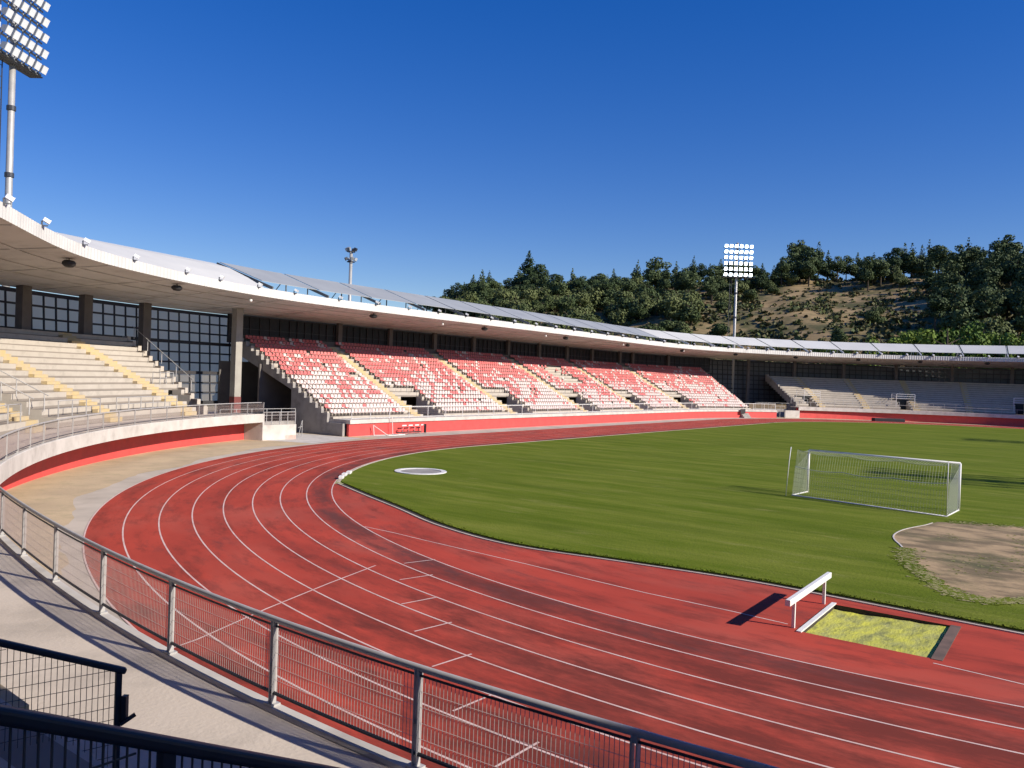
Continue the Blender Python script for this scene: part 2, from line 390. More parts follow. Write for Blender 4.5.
wn['Background'].inputs['Strength'].default_value = 0.145
S.view_settings.view_transform = 'Standard'; S.view_settings.look = 'None'
S.view_settings.exposure = 0.34; S.view_settings.gamma = 1.0
S.view_settings.use_curve_mapping = False
S.cycles.max_bounces = 6; S.cycles.diffuse_bounces = 2; S.cycles.glossy_bounces = 2

# ================================================================== SETTING
# ground beyond the stadium, one sheet from the stands to the horizon
mb = MB()
full = steps(-LA*0.75, 80+LA*0.75, 3.0)
def ring(mb, rads, z, path=T, base=42.0, step=2.5, mi=0, uv=True, c=80.0):
    half = base*PI
    us = steps(-half, c+half, step)
    rows = []; uvs = []
    for u in us:
        rows.append([path(u, r, z) for r in rads]); uvs.append([(u, r) for r in rads])
    x1 = path(us[-1], 1.0, 0).x; x0 = path(us[0], 1.0, 0).x
    for k in range(1, 25):
        x = x1+(x0-x1)*k/24
        rows.append([Vector((x, -r, z)) for r in rads]); uvs.append([(us[-1]+abs(x-x1), r) for r in rads])
    mb.grid(rows, mi, uvs if uv else None)
ring(mb, [60, 75, 110, 200, 500, 1500, 4000], -0.03)
tag(mb.build('ground', M['ground']), kind='structure')
mb = MB()
rows = []
for i, u in enumerate(steps(-42*PI*0.75, 80+42*PI*0.75, 0.6)):
    e_ = 48.65+0.35*math.sin(u*0.31)+0.25*math.sin(u*0.83+1)+random.uniform(-0.12, 0.12) if u < 0 else 48.75
    rows.append([T(u, e_, -0.005), T(u, 52.0, -0.005), T(u, 60.0, -0.02)])
mb.grid(rows)
tag(mb.build('dirt_ground', M['dirt']), kind='structure')
mb = MB(); ring(mb, [47.66, 50.2], -0.012)
tag(mb.build('concrete_path', M['apron']), kind='structure')
# paved strips by the far straight and in the corner gap
mb = MB(); sweep(mb, [(48.75, 0.0), (51.4, 0.0)], -2.0, 100.0, closed=False)
tag(mb.build('pavement', M['apron']), kind='structure')
mb = MB(); sweep(mb, [(49.3, 0.002), (70.5, 0.002)], ua(17.2), ua(8.5), closed=False)
tag(mb.build('paved_ground', M['lightconc']), kind='structure')

# track
mb = MB(); ring(mb, [37.9, 39.12, 40.34, 41.56, 42.78, 44.0, 45.22, 46.44, 47.66], 0.0, step=1.2)
tag(mb.build('running_track', M['track']), kind='structure')

# outline of the infield grass on the near bend: (y, x)
GB = [(-27.6, -25.75), (-23, -28.2), (-19.6, -29.6), (-15, -31.1), (-11, -31.85), (-7, -32.0), (-4.5, -31.9), (0, -31.55), (3.1, -31.45),
      (7, -31.85), (11.3, -32.3), (15.5, -31.3), (19.6, -29.4), (23.2, -27.8), (27.6, -25.75)]
def gx(y):
    if y <= GB[0][0]: return GB[0][1]
    for k in range(len(GB)-1):
        if GB[k][0] <= y <= GB[k+1][0]:
            p0 = GB[max(0, k-1)]; p1 = GB[k]; p2 = GB[k+1]; p3 = GB[min(len(GB)-1, k+2)]
            t = (y-p1[0])/(p2[0]-p1[0])
            m1 = (p2[1]-p0[1])/(p2[0]-p0[0])*(p2[0]-p1[0]); m2 = (p3[1]-p1[1])/(p3[0]-p1[0])*(p2[0]-p1[0])
            return (2*t**3-3*t*t+1)*p1[1]+(t**3-2*t*t+t)*m1+(-2*t**3+3*t*t)*p2[1]+(t**3-t*t)*m2
    return GB[-1][1]
PX0, PX1, PY0, PY1 = -35.62, -32.35, -2.85, 0.05      # water jump opening
mb = MB()
ys = sorted(set([-27.5+0.5*k for k in range(111)]+[PY0, PY1]))
def strip(y0, y1, xa, xb):
    pts = [(xa(y0), y0, 0), (xb(y0), y0, 0), (xb(y1), y1, 0), (xa(y1), y1, 0)]
    o = len(mb.v); mb.v += pts
    mb.face((o, o+1, o+2, o+3), 0, tuple((math.atan2(p[1], -p[0])*36, math.hypot(p[0], p[1])-0.0) for p in pts))
arc = lambda y: -math.sqrt(37.9**2-y*y)
for y0, y1 in zip(ys, ys[1:]):
    if y0 >= PY0-1e-6 and y1 <= PY1+1e-6:
        strip(y0, y1, arc, lambda y: PX0); strip(y0, y1, lambda y: PX1, gx)
    else: strip(y0, y1, arc, gx)
tag(mb.build('infield_track', M['track']), kind='structure')

# grass
pts = []
yy = [-27.3+0.6*k for k in range(92)]
for y in yy: pts.append((gx(y)+0.40, y))
a0 = math.atan2(27.3, 25.45)
n = 40
for k in range(1, n):            # bend on the left up to the far straight
    a = a0+(PI/2-a0)*k/n; pts.append((-37.62*math.cos(a), 37.62*math.sin(a)))
for k in range(0, 41): pts.append((80*k/40, 37.62))
for k in range(1, 60): a = PI/2-PI*k/60; pts.append((80+37.62*math.cos(a), 37.62*math.sin(a)))
for k in range(0, 41): pts.append((80-80*k/40, -37.62))
for k in range(1, n): a = PI/2-(PI/2-a0)*k/n; pts.append((-37.62*math.cos(a), -37.62*math.sin(a)))
mb = MB(); o = len(mb.v); mb.v += [(x, y, 0.02) for x, y in pts]; mb.face(range(len(pts)))
k = len(pts); mb.v += [(x, y, -0.05) for x, y in pts]
for i in range(k): j = (i+1) % k; mb.face((i, k+i, k+j, j))
tag(mb.build('grass_pitch', M['grass']), kind='structure')
# mown tufts along the edge of the grass
mb = MB()
for k in range(1500):
    y = random.uniform(-9, 26.5); x = gx(y)+0.42+random.uniform(-0.05, 0.16)
    if y > 27: continue
    h = random.uniform(0.015, 0.05); w_ = random.uniform(0.015, 0.04); a = random.uniform(0, PI)
    dx, dy = math.cos(a)*w_, math.sin(a)*w_
    mb.add([(x-dx, y-dy, 0.015), (x+dx, y+dy, 0.015), (x+random.uniform(-.04, .04), y+random.uniform(-.04, .04), 0.02+h)], [(0, 1, 2)])
tag(mb.build('grass_edge', M['grass']), kind='stuff')
# kerb and drain along the edge
mb = MB(); mb2 = MB()
ke = [-27.4+0.4*k for k in range(138)]
def offp(y, d):
    t = Vector((gx(y+0.05)-gx(y-0.05), 0.1)).normalized(); nn = Vector((t.y, -t.x))
    return Vector((gx(y), y))+nn*d
for sgn in (0,):
    mb.grid([[(*offp(y, -0.10), -0.02), (*offp(y, -0.10), 0.035), (*offp(y, 0.0), 0.035), (*offp(y, 0.0), -0.03)] for y in ke])
    mb2.grid([[(*offp(y, 0.0), -0.03), (*offp(y, 0.44), -0.03)] for y in ke])
tag(mb.build('kerb', M['apron']), kind='structure')
tag(mb2.build('drain_strip', M['drain']), kind='structure')
mb = MB()
us = steps(-42*(PI/2-a0)+0.3, 82, 1.0)
mb.grid([[T(u, 37.66, -0.02), T(u, 37.66, 0.03), T(u, 37.80, 0.03), T(u, 37.80, -0.02)] for u in us])
us = steps(80, 80+42*PI, 1.0)
mb.grid([[T(u, 37.66, -0.02), T(u, 37.66, 0.03), T(u, 37.80, 0.03), T(u, 37.80, -0.02)] for u in us])
tag(mb.build('inner_kerb', M['apron']), kind='structure')

# painted lines
mb = MB(); LZ = 0.004; LWD = 0.055
for k in range(9):
    r = 37.9+1.22*k
    rads = (r-LWD/2+0.002, r+LWD/2)
    half = 42*PI
    us = steps(-half, 80+half, 0.7)
    if k == 0:
        us = [u for u in us]
    mb.grid([[T(u, q, LZ) for q in rads] for u in us])
def pline(pts, w_, z=LZ):
    pts = [Vector((*p, 0)) for p in pts]
    rows = []
    for i, p in enumerate(pts):
        d = (pts[min(i+1, len(pts)-1)]-pts[max(0, i-1)]).normalized(); nn = Vector((-d.y, d.x, 0))
        rows.append([p-nn*w_/2+Vector((0, 0, z)), p+nn*w_/2+Vector((0, 0, z))])
    mb.grid(rows)
pline([(-33.55, 17.5), (-33.65, 15.8), (-33.85, 14.2), (-34.07, 12.15), (-34.38, 9.21), (-34.74, 6.56), (-34.95, 4.62), (-35.05, 2.11), (-35.2, 0.5)], 0.05)
pline([(-35.95, -2.95), (-36.03, -3.87), (-36.12, -4.65), (-36.1, -7), (-35.6, -11), (-34.4, -15)], 0.05)
pline([(-47.6, 10.05), (-45.61, 10.4), (-43.13, 11.2), (-40.39, 11.95), (-37.9, 12.55)], 0.05, 0.0065)
for a, b in [((-37.1, 12.12), (-36.3, 12.0)), ((-38.72, 10.78), (-37.78, 10.55)), ((-40.55, 9.0), (-39.42, 8.75)), ((-42.02, 7.2), (-40.93, 7.05)),
             ((-43.5, 5.36), (-42.4, 5.24)), ((-44.95, 3.6), (-43.82, 3.49)), ((-46.15, 1.75), (-45.06, 1.7)),]:
    a = Vector(a); b = Vector(b); n_ = a.normalized()
    a2 = a.normalized()*(a.length-0.03); b2 = a.normalized()*(a.length-1.19)
    pline([tuple(a2), tuple(b2)], 0.05, 0.0065)
tag(mb.build('lane_markings', M['whiteline']), kind='structure')

def vn2(x, y):
    a, b = math.floor(x), math.floor(y); fx, fy = sst(x-a), sst(y-b)
    h = lambda i, j: random.Random(int(i)*92837111 ^ int(j)*689287499).random()
    return (h(a, b)*(1-fx)+h(a+1, b)*fx)*(1-fy)+(h(a, b+1)*(1-fx)+h(a+1, b+1)*fx)*fy
def inside(q, poly):
    c = False; n_ = len(poly)
    for i in range(n_):
        a, b = poly[i], poly[(i+1) % n_]
        if (a.y > q.y) != (b.y > q.y) and q.x < (b.x-a.x)*(q.y-a.y)/(b.y-a.y)+a.x: c = not c
    return c
# bare soil D at the goal end with a white kerb arc
mb = MB()
bp = [(-13.4, -0.42), (-15.4, 0.25), (-17.3, 0.75), (-19.0, 0.85), (-20.3, 0.62), (-21.9, 0.05), (-24.4, -0.5), (-26.2, -1.2), (-27.8, -1.95), (-28.8, -2.75), (-28.7, -3.6),
      (-27.8, -4.4), (-26.2, -6.2), (-23, -8.2), (-19, -9.0), (-15, -8.6), (-12.4, -6.5), (-12.2, -3.4)]
sm = []
for i in range(len(bp)):
    p0, p1, p2, p3 = [Vector(bp[(i+k) % len(bp)]) for k in (-1, 0, 1, 2)]
    for t in (0, 0.25, 0.5, 0.75):
        sm.append(0.5*((2*p1)+(p2-p0)*t+(2*p0-5*p1+4*p2-p3)*t*t+(3*p1-p0-3*p2+p3)*t**3))
mb.v += [(p.x+random.uniform(-.1, .1)*(k > 20 or k < 2), p.y+random.uniform(-.12, .12)*(k > 20 or k < 2), 0.026) for k, p in enumerate(sm)]; mb.face(range(len(sm))[::-1])
tag(mb.build('bare_soil', M['patch']), kind='structure')
mb = MB()
ka = sm[2:21]
mb.grid([[(p.x-0.02, p.y+0.05, 0.02), (p.x-0.02, p.y+0.05, 0.045), (p.x+0.03, p.y-0.0, 0.045), (p.x+0.03, p.y, 0.02)] for p in ka])
tag(mb.build('soil_kerb', M['lightconc']), kind='structure')
mb = MB()
for k in range(5200):
    i = random.randrange(20, len(sm)); p = sm[i].lerp(sm[(i+1) % len(sm)], random.random()); d = random.gauss(0, 0.22)-0.05
    c_ = Vector((-20.3, -4.2)); q = p+(p-c_).normalized()*d
    h = random.uniform(0.001, 0.008); w_ = random.uniform(0.04, 0.12); a = random.uniform(0, PI); dx, dy = math.cos(a)*w_, math.sin(a)*w_
    mb.add([(q.x-dx, q.y-dy, 0.0275+h), (q.x+dx, q.y+dy, 0.0275+h), (q.x-dy*1.3, q.y+dx*1.3, 0.029+h)], [(0, 1, 2)], 0 if random.random() < 0.6 else 1)
for k in range(2200):
    q = Vector((random.uniform(-28.5, -12), random.uniform(-8.5, 0.6)))
    if vn2(q.x*0.45, q.y*0.8) < 0.62: continue
    if not any(True for _ in (0,) if inside(q, sm)): continue
    h = random.uniform(0.001, 0.006); w_ = random.uniform(0.03, 0.10); a = random.uniform(0, PI); dx, dy = math.cos(a)*w_, math.sin(a)*w_
    mb.add([(q.x-dx, q.y-dy, 0.0275+h), (q.x+dx, q.y+dy, 0.0275+h), (q.x-dy*1.2, q.y+dx*1.2, 0.029+h)], [(0, 1, 2)], 0 if random.random() < 0.4 else 1)
tag(mb.build('grass_tufts', [M['grass'], mat('dry_grass_blades', (0.34, 0.30, 0.12), 0.9, (0.24, 0.22, 0.08), 2, 0.8)]), kind='stuff')

# throwing circle
t = thing('throwing_circle', (-18.3, 28.2, 0.02), 'round concrete throwing circle with a pale rim set in the grass', 'throwing circle')
mb = MB(); n = 40
R1, R2 = 1.62, 1.30
mb.grid([[(R2*math.cos(2*PI*k/n), R2*math.sin(2*PI*k/n), 0.004), (R2*math.cos(2*PI*k/n), R2*math.sin(2*PI*k/n), 0.045), (R1*math.cos(2*PI*k/n), R1*math.sin(2*PI*k/n), 0.045), (R1*math.cos(2*PI*k/n), R1*math.sin(2*PI*k/n), -0.01)] for k in range(n+1)])
build_local(mb, 'rim', M['white'], t)
mb = MB(); mb.v += [(R2*math.cos(2*PI*k/n), R2*math.sin(2*PI*k/n), 0.012) for k in range(n)]; mb.face(range(n))
build_local(mb, 'slab', M['concrete'], t)

# water jump and its barrier
t = thing('water_jump', (-34.0, -1.4, 0), 'sunken water jump pit with dry yellow green algae beside the red track', 'water jump')
mb = MB()
zb = lambda x, y: -0.13 if y > -0.6 else -0.13+0.08*(-0.6-y)/2.25
nx, ny = 8, 12
rows = []
for j in range(ny+1):
    y = PY1+(PY0-PY1)*j/ny
    rows.append([(PX0+(PX1-PX0)*i/nx+34.0, y+1.4, zb(0, y)+random.uniform(-0.012, 0.012)) for i in range(nx+1)])
mb.grid(rows); build_local(mb, 'basin', M['algae'], t)
mb = MB()
for (a, b) in (((PX0, PY0), (PX0, PY1)), ((PX0, PY1), (PX1, PY1)), ((PX1, PY1), (PX1, PY0))):
    mb.add([(a[0]+34, a[1]+1.4, 0.0), (b[0]+34, b[1]+1.4, 0.0), (b[0]+34, b[1]+1.4, -0.2), (a[0]+34, a[1]+1.4, -0.2)], [(0, 1, 2, 3)])
build_local(mb, 'pit_wall', M['drain'], t)
mb = MB(); mb.box(((PX0+PX1)/2+34, PY1+0.03+1.4, 0.012), (PX1-PX0+0.2, 0.12, 0.035)); build_local(mb, 'edge_board', M['white'], t)
mb = MB(); mb.box(((PX0+PX1)/2+34, PY0-0.13+1.4, 0.006), (PX1-PX0+0.1, 0.24, 0.012)); build_local(mb, 'edge_slab', mat('brown_stained_concrete', (0.19, 0.12, 0.09), 0.9, (0.10, 0.07, 0.055), 2.0, 0.9), t)
t = thing('steeplechase_barrier', (-34.0, 0.30, 0), 'white steeplechase barrier beam on two legs before the water jump', 'barrier')
mb = MB(); bx = 1.98
for s_ in (0,):
    pr = [(-0.065, 0.665), (0.065, 0.665), (0.065, 0.80), (0.05, 0.815), (-0.05, 0.815), (-0.065, 0.80)]
    rows = [[(x, y, z) for y, z in pr+[pr[0]]] for x in (-bx, bx)]
    mb.grid(rows); o = len(mb.v); mb.v += [(-bx, y, z) for y, z in pr]+[(bx, y, z) for y, z in pr]
    mb.face(range(o, o+6)); mb.face(range(o+6, o+12)[::-1])
build_local(mb, 'beam', M['white'], t)
for sx in (-1.42, 1.48):
    mb = MB(); mb.box((sx, 0, 0.333), (0.075, 0.075, 0.666)); build_local(mb, 'leg', M['white'], t)
    mb = MB(); mb.box((sx, 0, 0.01), (0.2, 0.2, 0.02))

# ================================================================== STANDS
def steps_poly(rs, n, run, z0, rise, i0, i1, zbase, solid):
    pr = []
    for i in range(i0, i1):
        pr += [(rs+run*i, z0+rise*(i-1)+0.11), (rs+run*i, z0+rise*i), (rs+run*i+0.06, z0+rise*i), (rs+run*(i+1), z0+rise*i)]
    top = pr[-1]
    first_z = zbase if solid else z0+rise*(i0-1) if i0 > 0 else zbase
    out = [(rs+run*i0, first_z)]+pr
    if solid: out += [(rs+run*i1, zbase)]
    else:
        out += [(top[0], top[1]-0.55), (rs+run*i0+0.35, first_z-0.10)]
        out[0] = (rs+run*i0, first_z-0.06)
    return out

def make_stand(root, rs, n, run, z0, rise, zdeck, u0, u1, gaps, stairs, kv, mat_step, end0=None, end1=None, stair_mat=None, d=1.5):
    """gaps: list of (ua, ub) vomitories cut through the lowest kv rows"""
    mb = MB()
    g = sorted(gaps)
    e0 = end0 or (lambda r: u0); e1 = end1 or (lambda r: u1)
    mr = lambda k, solid: [1]+[0, 0, 1, 1]*k+[0]*3  # foot of each riser takes the dark tone as a painted nosing shadow
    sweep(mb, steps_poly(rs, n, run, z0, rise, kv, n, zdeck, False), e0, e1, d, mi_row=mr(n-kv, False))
    edges = [None]+[x for ab in g for x in ab]+[None]
    for a, b in zip(edges[0::2], edges[1::2]):
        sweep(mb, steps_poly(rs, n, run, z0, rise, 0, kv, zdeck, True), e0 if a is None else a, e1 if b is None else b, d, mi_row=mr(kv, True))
    o = mb.build('stepped_rows', [mat_step, M['tread_and_shade']], root)
    for us_, wd in stairs:
        mb = MB(); h = wd/2
        for i in range(n):
            ra, rb = rs+run*i, rs+run*(i+1); z = z0+rise*i
            sweep(mb, [(ra-0.012, z-rise+0.01), (ra-0.012, z+0.014), (rb-0.02, z+0.014), (rb-0.02, z-rise+0.01)], us_-h*RB/ra, us_+h*RB/ra, 3)
            if i < n-1:
                sweep(mb, [(rb-run*0.48, z+0.014), (rb-run*0.48, z+rise/2), (rb-0.014, z+rise/2), (rb-0.014, z+0.014)], us_-h*RB/ra, us_+h*RB/ra, 3)
        if z0 > zdeck+0.5:
            sweep(mb, [(rs-0.42, zdeck+0.004), (rs-0.42, zdeck+0.3), (rs-0.014, zdeck+0.3), (rs-0.014, zdeck+0.004)], us_-h, us_+h, 3)
        mb.build('stair', stair_mat or M['yellow'], root)

def fence(root, u0, u1, r, z, h, spacing, d_wire=0.05, wire_r=0.0028, post='twin', wires=True, zoff=0.14, path=P, mpost=None, mwire=None, first_post=0.0, toprail=0.034, footplate=True, down=0.0, angs=None):
    mp = mpost or M['rail']; mw_ = mwire or M['wire']
    k = RB/r if not (CX0 <= u0 <= CX1 and CX0 <= u1 <= CX1) else 1.0
    mb = MB(); us = steps(u0, u1, 0.75); mb.tube([path(u, r, z+h) for u in us], toprail, 8); mb.build('top_rail', mp, root, True)
    up = []; u = u0+first_post
    n = max(1, int(round((u1-u0-first_post)/(spacing*k))))
    for i in range(n+1): up.append(u0+first_post+(u1-u0-first_post)*i/n)
    if angs: up = list(angs)
    for i, u in enumerate(up):
        mb = MB(); p = path(u, r); a = tan_ang(u)
        ct, st = math.cos(a), math.sin(a)
        if post == 'twin':
            for s_ in (-0.024, 0.024):
                mb.box((p.x+ct*s_, p.y+st*s_, z+h/2-down/2), (0.012, 0.065, h+down), a)
            mb.box((p.x, p.y, z+h-0.05), (0.06, 0.05, 0.06), a)
            mb.box((p.x, p.y, z+0.45), (0.05, 0.02, 0.05), a)
            if footplate: mb.box((p.x, p.y, z+0.012), (0.15, 0.12, 0.024), a)
        else:
            mb.box((p.x, p.y, z+h/2-down/2), (0.05, 0.05, h+down), a)
        mb.build('post', mp, root)
    if wires:
        mb = MB()
        zb, zt = z+zoff, z+h-0.07
        for ua_, ub_ in zip(up, up[1:]):
            L_ = (ub_-ua_)/k; n = int(L_/d_wire)
            for i in range(1, n):
                p = path(ua_+(ub_-ua_)*i/n, r)
                mb.tube([(p.x, p.y, zb), (p.x, p.y, zt)], wire_r, 3, 0, False)
            for q in range(1, 5):
                zz = zb+(zt-zb)*q/5
                mb.tube([path(ua_, r, zz), path((ua_+ub_)/2, r, zz), path(ub_, r, zz)], wire_r*0.8, 3, 0, False)
        mb.build('wire_mesh', mw_, root)
        for nm, zz, hh in (('bottom_bar', zb, 0.022), ('upper_bar', zt, 0.014)):
            mb = MB(); mb.tube([path(u, r, zz) for u in steps(up[0], up[-1], 0.75)], hh, 6)
            mb.build(nm, M['raildark'] if mpost is None else mp, root)

# ---- curved concrete terrace round the near bend -------------------------------------------------
t_end = -17.2
def uxl(x):                      # u at which the radius r crosses plane x on the left bend
    return lambda r: CX0-RB*math.asin(min(1.0, (CX0-x)/r))
AEND = 160.0
ROOT_L = thing('curved_terrace', (-40, 40, 0), 'bare cream concrete terrace curving round the near bend, its stairs painted yellow', 'grandstand')
LR, LN, LRUN, LZ0, LRISE, LDECK = 56.9, 14, 0.85, 2.85, 0.43, 2.25
la_st = [24.2, 34.2, 44.2, 54.2, 64.2, 74.2, 86.0, 104.0, 120.0]
la_gap = [(21.3, 22.9), (41.0, 43.3), (61.0, 63.3), (116.0, 118.5)]
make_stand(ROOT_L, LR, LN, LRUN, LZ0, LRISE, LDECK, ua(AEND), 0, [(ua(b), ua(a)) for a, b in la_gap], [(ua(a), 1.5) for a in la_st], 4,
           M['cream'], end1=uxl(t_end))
UD0, UD1 = ua(AEND), ua(17.7)
mb = MB()
sweep(mb, [(54.0, 1.55), (54.0, 2.24), (54.02, 2.27), (54.16, 2.27), (54.18, 2.24), (54.18, 1.55)], UD0, UD1, 1.0, path=PN)
mb.build('edge_beam', M['lightconc'], ROOT_L)
mb = MB(); sweep(mb, [(54.18, 2.05), (54.18, 2.226), (56.9, 2.226), (56.9, 2.05)], UD0, UD1, 1.0, path=PN); mb.build('deck', M['deck'], ROOT_L)
mb = MB(); sweep(mb, [(55.8, -0.1), (55.8, 2.05), (56.1, 2.05), (56.1, -0.1)], UD0, ua(17.75), 1.0); mb.build('front_wall', M['redwall'], ROOT_L)
mb = MB()
a_, b_ = P(UD1, 54.0), P(UD1, 57.0)
tt = Vector((math.cos(tan_ang(UD1)), math.sin(tan_ang(UD1)), 0))
mb.hexa([a_+Vector((0, 0, -.1)), a_+tt*0.25+Vector((0, 0, -.1)), b_+tt*0.25+Vector((0, 0, -.1)), b_+Vector((0, 0, -.1))],
        [a_+Vector((0, 0, 2.24)), a_+tt*0.25+Vector((0, 0, 2.24)), b_+tt*0.25+Vector((0, 0, 2.24)), b_+Vector((0, 0, 2.24))])
mb.build('return_wall', M['lightconc'], ROOT_L)
mb = MB()
for i in range(LN):               # solid stepped end
    ra, rb = LR+LRUN*i, LR+LRUN*(i+1); z = LZ0+LRISE*i+0.16
    f = uxl(t_end)
    p = [P(f(ra), ra), P(f(ra), ra)+Vector((0.3, 0, 0)), P(f(rb), rb)+Vector((0.3, 0, 0)), P(f(rb), rb)]
    p = [q+Vector((0.012, 0, 0)) for q in p]
    zl = -0.05 if i < 5 else z-1.5
    mb.hexa([q+Vector((0, 0, zl)) for q in p], [q+Vector((0, 0, z)) for q in p])
mb.build('stepped_end_wall', M['cream'], ROOT_L)

# guard railing along the deck edge (the one in front of the camera)
RPOST = [128.5, 126, 123.6, 121.2, 118.8, 116.4, 114, 111.6, 109.2, 106.8, 104.4, 102, 99.7, 97.4, 95.1, 92.83, 90.42, 88.05, 85.55, 83.05, 80.5, 78.0]+[78.0-2.42*k for k in range(1, 26)]
RF = thing('guard_railing', P(ua(85), 54.0, 2.3), 'long curved galvanised railing with wire mesh along the edge of the near walkway', 'railing')
fence(RF, ua(129.6), UD1-0.1, 54.09, 2.27, 0.97, 2.34, 0.045, 0.0036, path=PN, angs=[ua(a) for a in RPOST])
RF2 = thing('terrace_railing', P(ua(30), 57.0, 2.85), 'short grey railing sections in front of the lowest row of the cream terrace', 'railing')
for a, b in ((25.3, 33.2), (35.3, 40.6), (45.3, 53.2), (55.3, 60.6), (65.3, 73.0)):
    fence(RF2, ua(b), ua(a), 57.02, LZ0, 0.95, 1.6, wires=False, post='single', toprail=0.026)
    mb = MB(); mb.tube([P(u, 57.02, LZ0+0.5) for u in steps(ua(b), ua(a), 1)], 0.018, 6); mb.build('mid_rail', M['rail'], RF2)
# handrails beside the openings
def handrail(label, pts, h, r_=0.03, n_posts=4, m=None, name='stair_handrail'):
    t = thing(name, pts[0], label, 'handrail')
    m = m or M['rail']
    mb = MB(); mb.tube([Vector(p)+Vector((0, 0, h)) for p in pts], r_, 6); mb.build('rail', m, t)
    a, b = Vector(pts[0]), Vector(pts[-1])
    for i in range(n_posts):
        q = a.lerp(b, (i+0.15)/(n_posts-0.7)); mb = MB(); mb.box((q.x, q.y, q.z+h/2), (0.045, 0.045, h)); mb.build('post', m, t)
    return t
def lz(r): return LZ0+LRISE*max(0, (r-LR)/LRUN)
for nm, ang, ra, rb in (('grey handrail sloping down the far side of the gangway next to the mesh railing', 41.0, 57.4, 62.5),
                        ('grey handrail sloping down the near side of the gangway next to the mesh railing', 43.3, 57.2, 62.0)):
    handrail(nm, [P(ua(ang), ra, lz(ra)), P(ua(ang), rb, lz(rb))], 1.0)
f = uxl(t_end)
handrail('long grey handrail down the stepped end of the cream terrace', [P(f(58.5), 58.5, lz(58.5)+0.3)+Vector((0.15, 0, 0)), P(f(67.5), 67.5, lz(67.5)+0.3)+Vector((0.15, 0, 0))], 1.0, n_posts=5)
t = thing('gangway_railing', P(ua(22.1), 59.6, 0), 'small square railing on top of the dark gangway beside the second yellow stair', 'railing')
gz = LZ0+LRISE*4
gp = [P(ua(22.9), 60.9, gz), P(ua(22.9), 60.25, gz), P(ua(21.3), 60.25, gz), P(ua(21.3), 60.9, gz)]
mb = MB()
for hh in (0.5, 0.95): mb.tube([q+Vector((0, 0, hh)) for q in gp], 0.025, 6)
mb.build('rail', M['rail'], t)
for q in gp:
    mb = MB(); mb.box((q.x, q.y, q.z+0.47), (0.045, 0.045, 0.95)); mb.build('post', M['rail'], t)

# block that closes the deck at the corner, with its own railing
t = thing('corner_wall', (-10.6, 51.5, 0), 'low pale concrete corner wall with a faint red patch, between the terrace and the corner gate', 'wall')
mb = MB(); mb.box((-10.6, 51.55, 0.6), (3.55, 0.22, 1.4)); mb.build('wall_panel', M['lightconc'], t)
mb = MB(); mb.box((-9.4, 51.43, 0.16), (1.1, 0.012, 0.4)); mb.build('paint_patch', mat('faded_red_paint', (0.62, 0.33, 0.27), 0.85, (0.55, 0.46, 0.4), 2.5, 1.0), t)
t = thing('corner_railing', (-10.6, 51.5, 1.3), 'short grey mesh railing on top of the pale corner wall', 'railing')
def flat_fence(t, a, b, z, h, nposts, d_wire=0.05, mp=None, mwire=None, wires=True, zb=0.1, wr=0.0028, tr=0.03):
    a = Vector((*a, 0)); b = Vector((*b, 0)); mp = mp or M['rail']
    mb = MB(); mb.tube([a+Vector((0, 0, z+h)), b+Vector((0, 0, z+h))], tr, 8); mb.build('top_rail', mp, t, True)
    for i in range(nposts):
        q = a.lerp(b, i/(nposts-1)); mb = MB(); mb.box((q.x, q.y, z+h/2), (0.05, 0.05, h)); mb.build('post', mp, t)
    if wires:
        mb = MB(); n = int((b-a).length/d_wire)
        for i in range(n+1):
            q = a.lerp(b, i/n); mb.tube([q+Vector((0, 0, z+zb)), q+Vector((0, 0, z+h-0.05))], wr, 3, 0, False)
        for k in range(5): mb.tube([a+Vector((0, 0, z+zb+(h-zb-0.05)*k/4)), b+Vector((0, 0, z+zb+(h-zb-0.05)*k/4))], wr*1.5, 3, 0, False)
        mb.build('wire_mesh', mwire or M['wire'], t)
flat_fence(t, (-12.3, 51.5), (-8.9, 51.5), 1.3, 1.1, 5)
t = thing('passage_railing', (-9, 57, 1.2), 'grey railing inside the dark passage behind the corner wall', 'railing')
flat_fence(t, (-12.6, 57.2), (-4.2, 57.2), 1.15, 1.2, 6, wires=False)
mb = MB(); mb.tube([(-12.6, 57.2, 1.75), (-4.2, 57.2, 1.75)], 0.02, 6); mb.build('mid_rail', M['rail'], t)
mb = MB(); mb.box((-8.4, 57.4, 0.55), (8.6, 0.2, 1.2)); mb.build('plinth', M['concrete'], t)
t = thing('corner_gate', (-6.2, 51.6, 0), 'open steel gate leaf leaning in the corner gap beside the red wall', 'gate')
mb = MB()
for a, b in (((-7.6, 52.6, 0), (-7.4, 52.4, 1.45)), ((-7.6, 52.6, 0.9), (-6.5, 53.4, 0.9)), ((-6.5, 53.4, 0), (-6.5, 53.4, 1.5)), ((-7.4, 52.4, 1.45), (-6.5, 53.4, 1.45))):
    mb.tube([a, b], 0.03, 6)
mb.build('gate_frame', M['rail'], t)

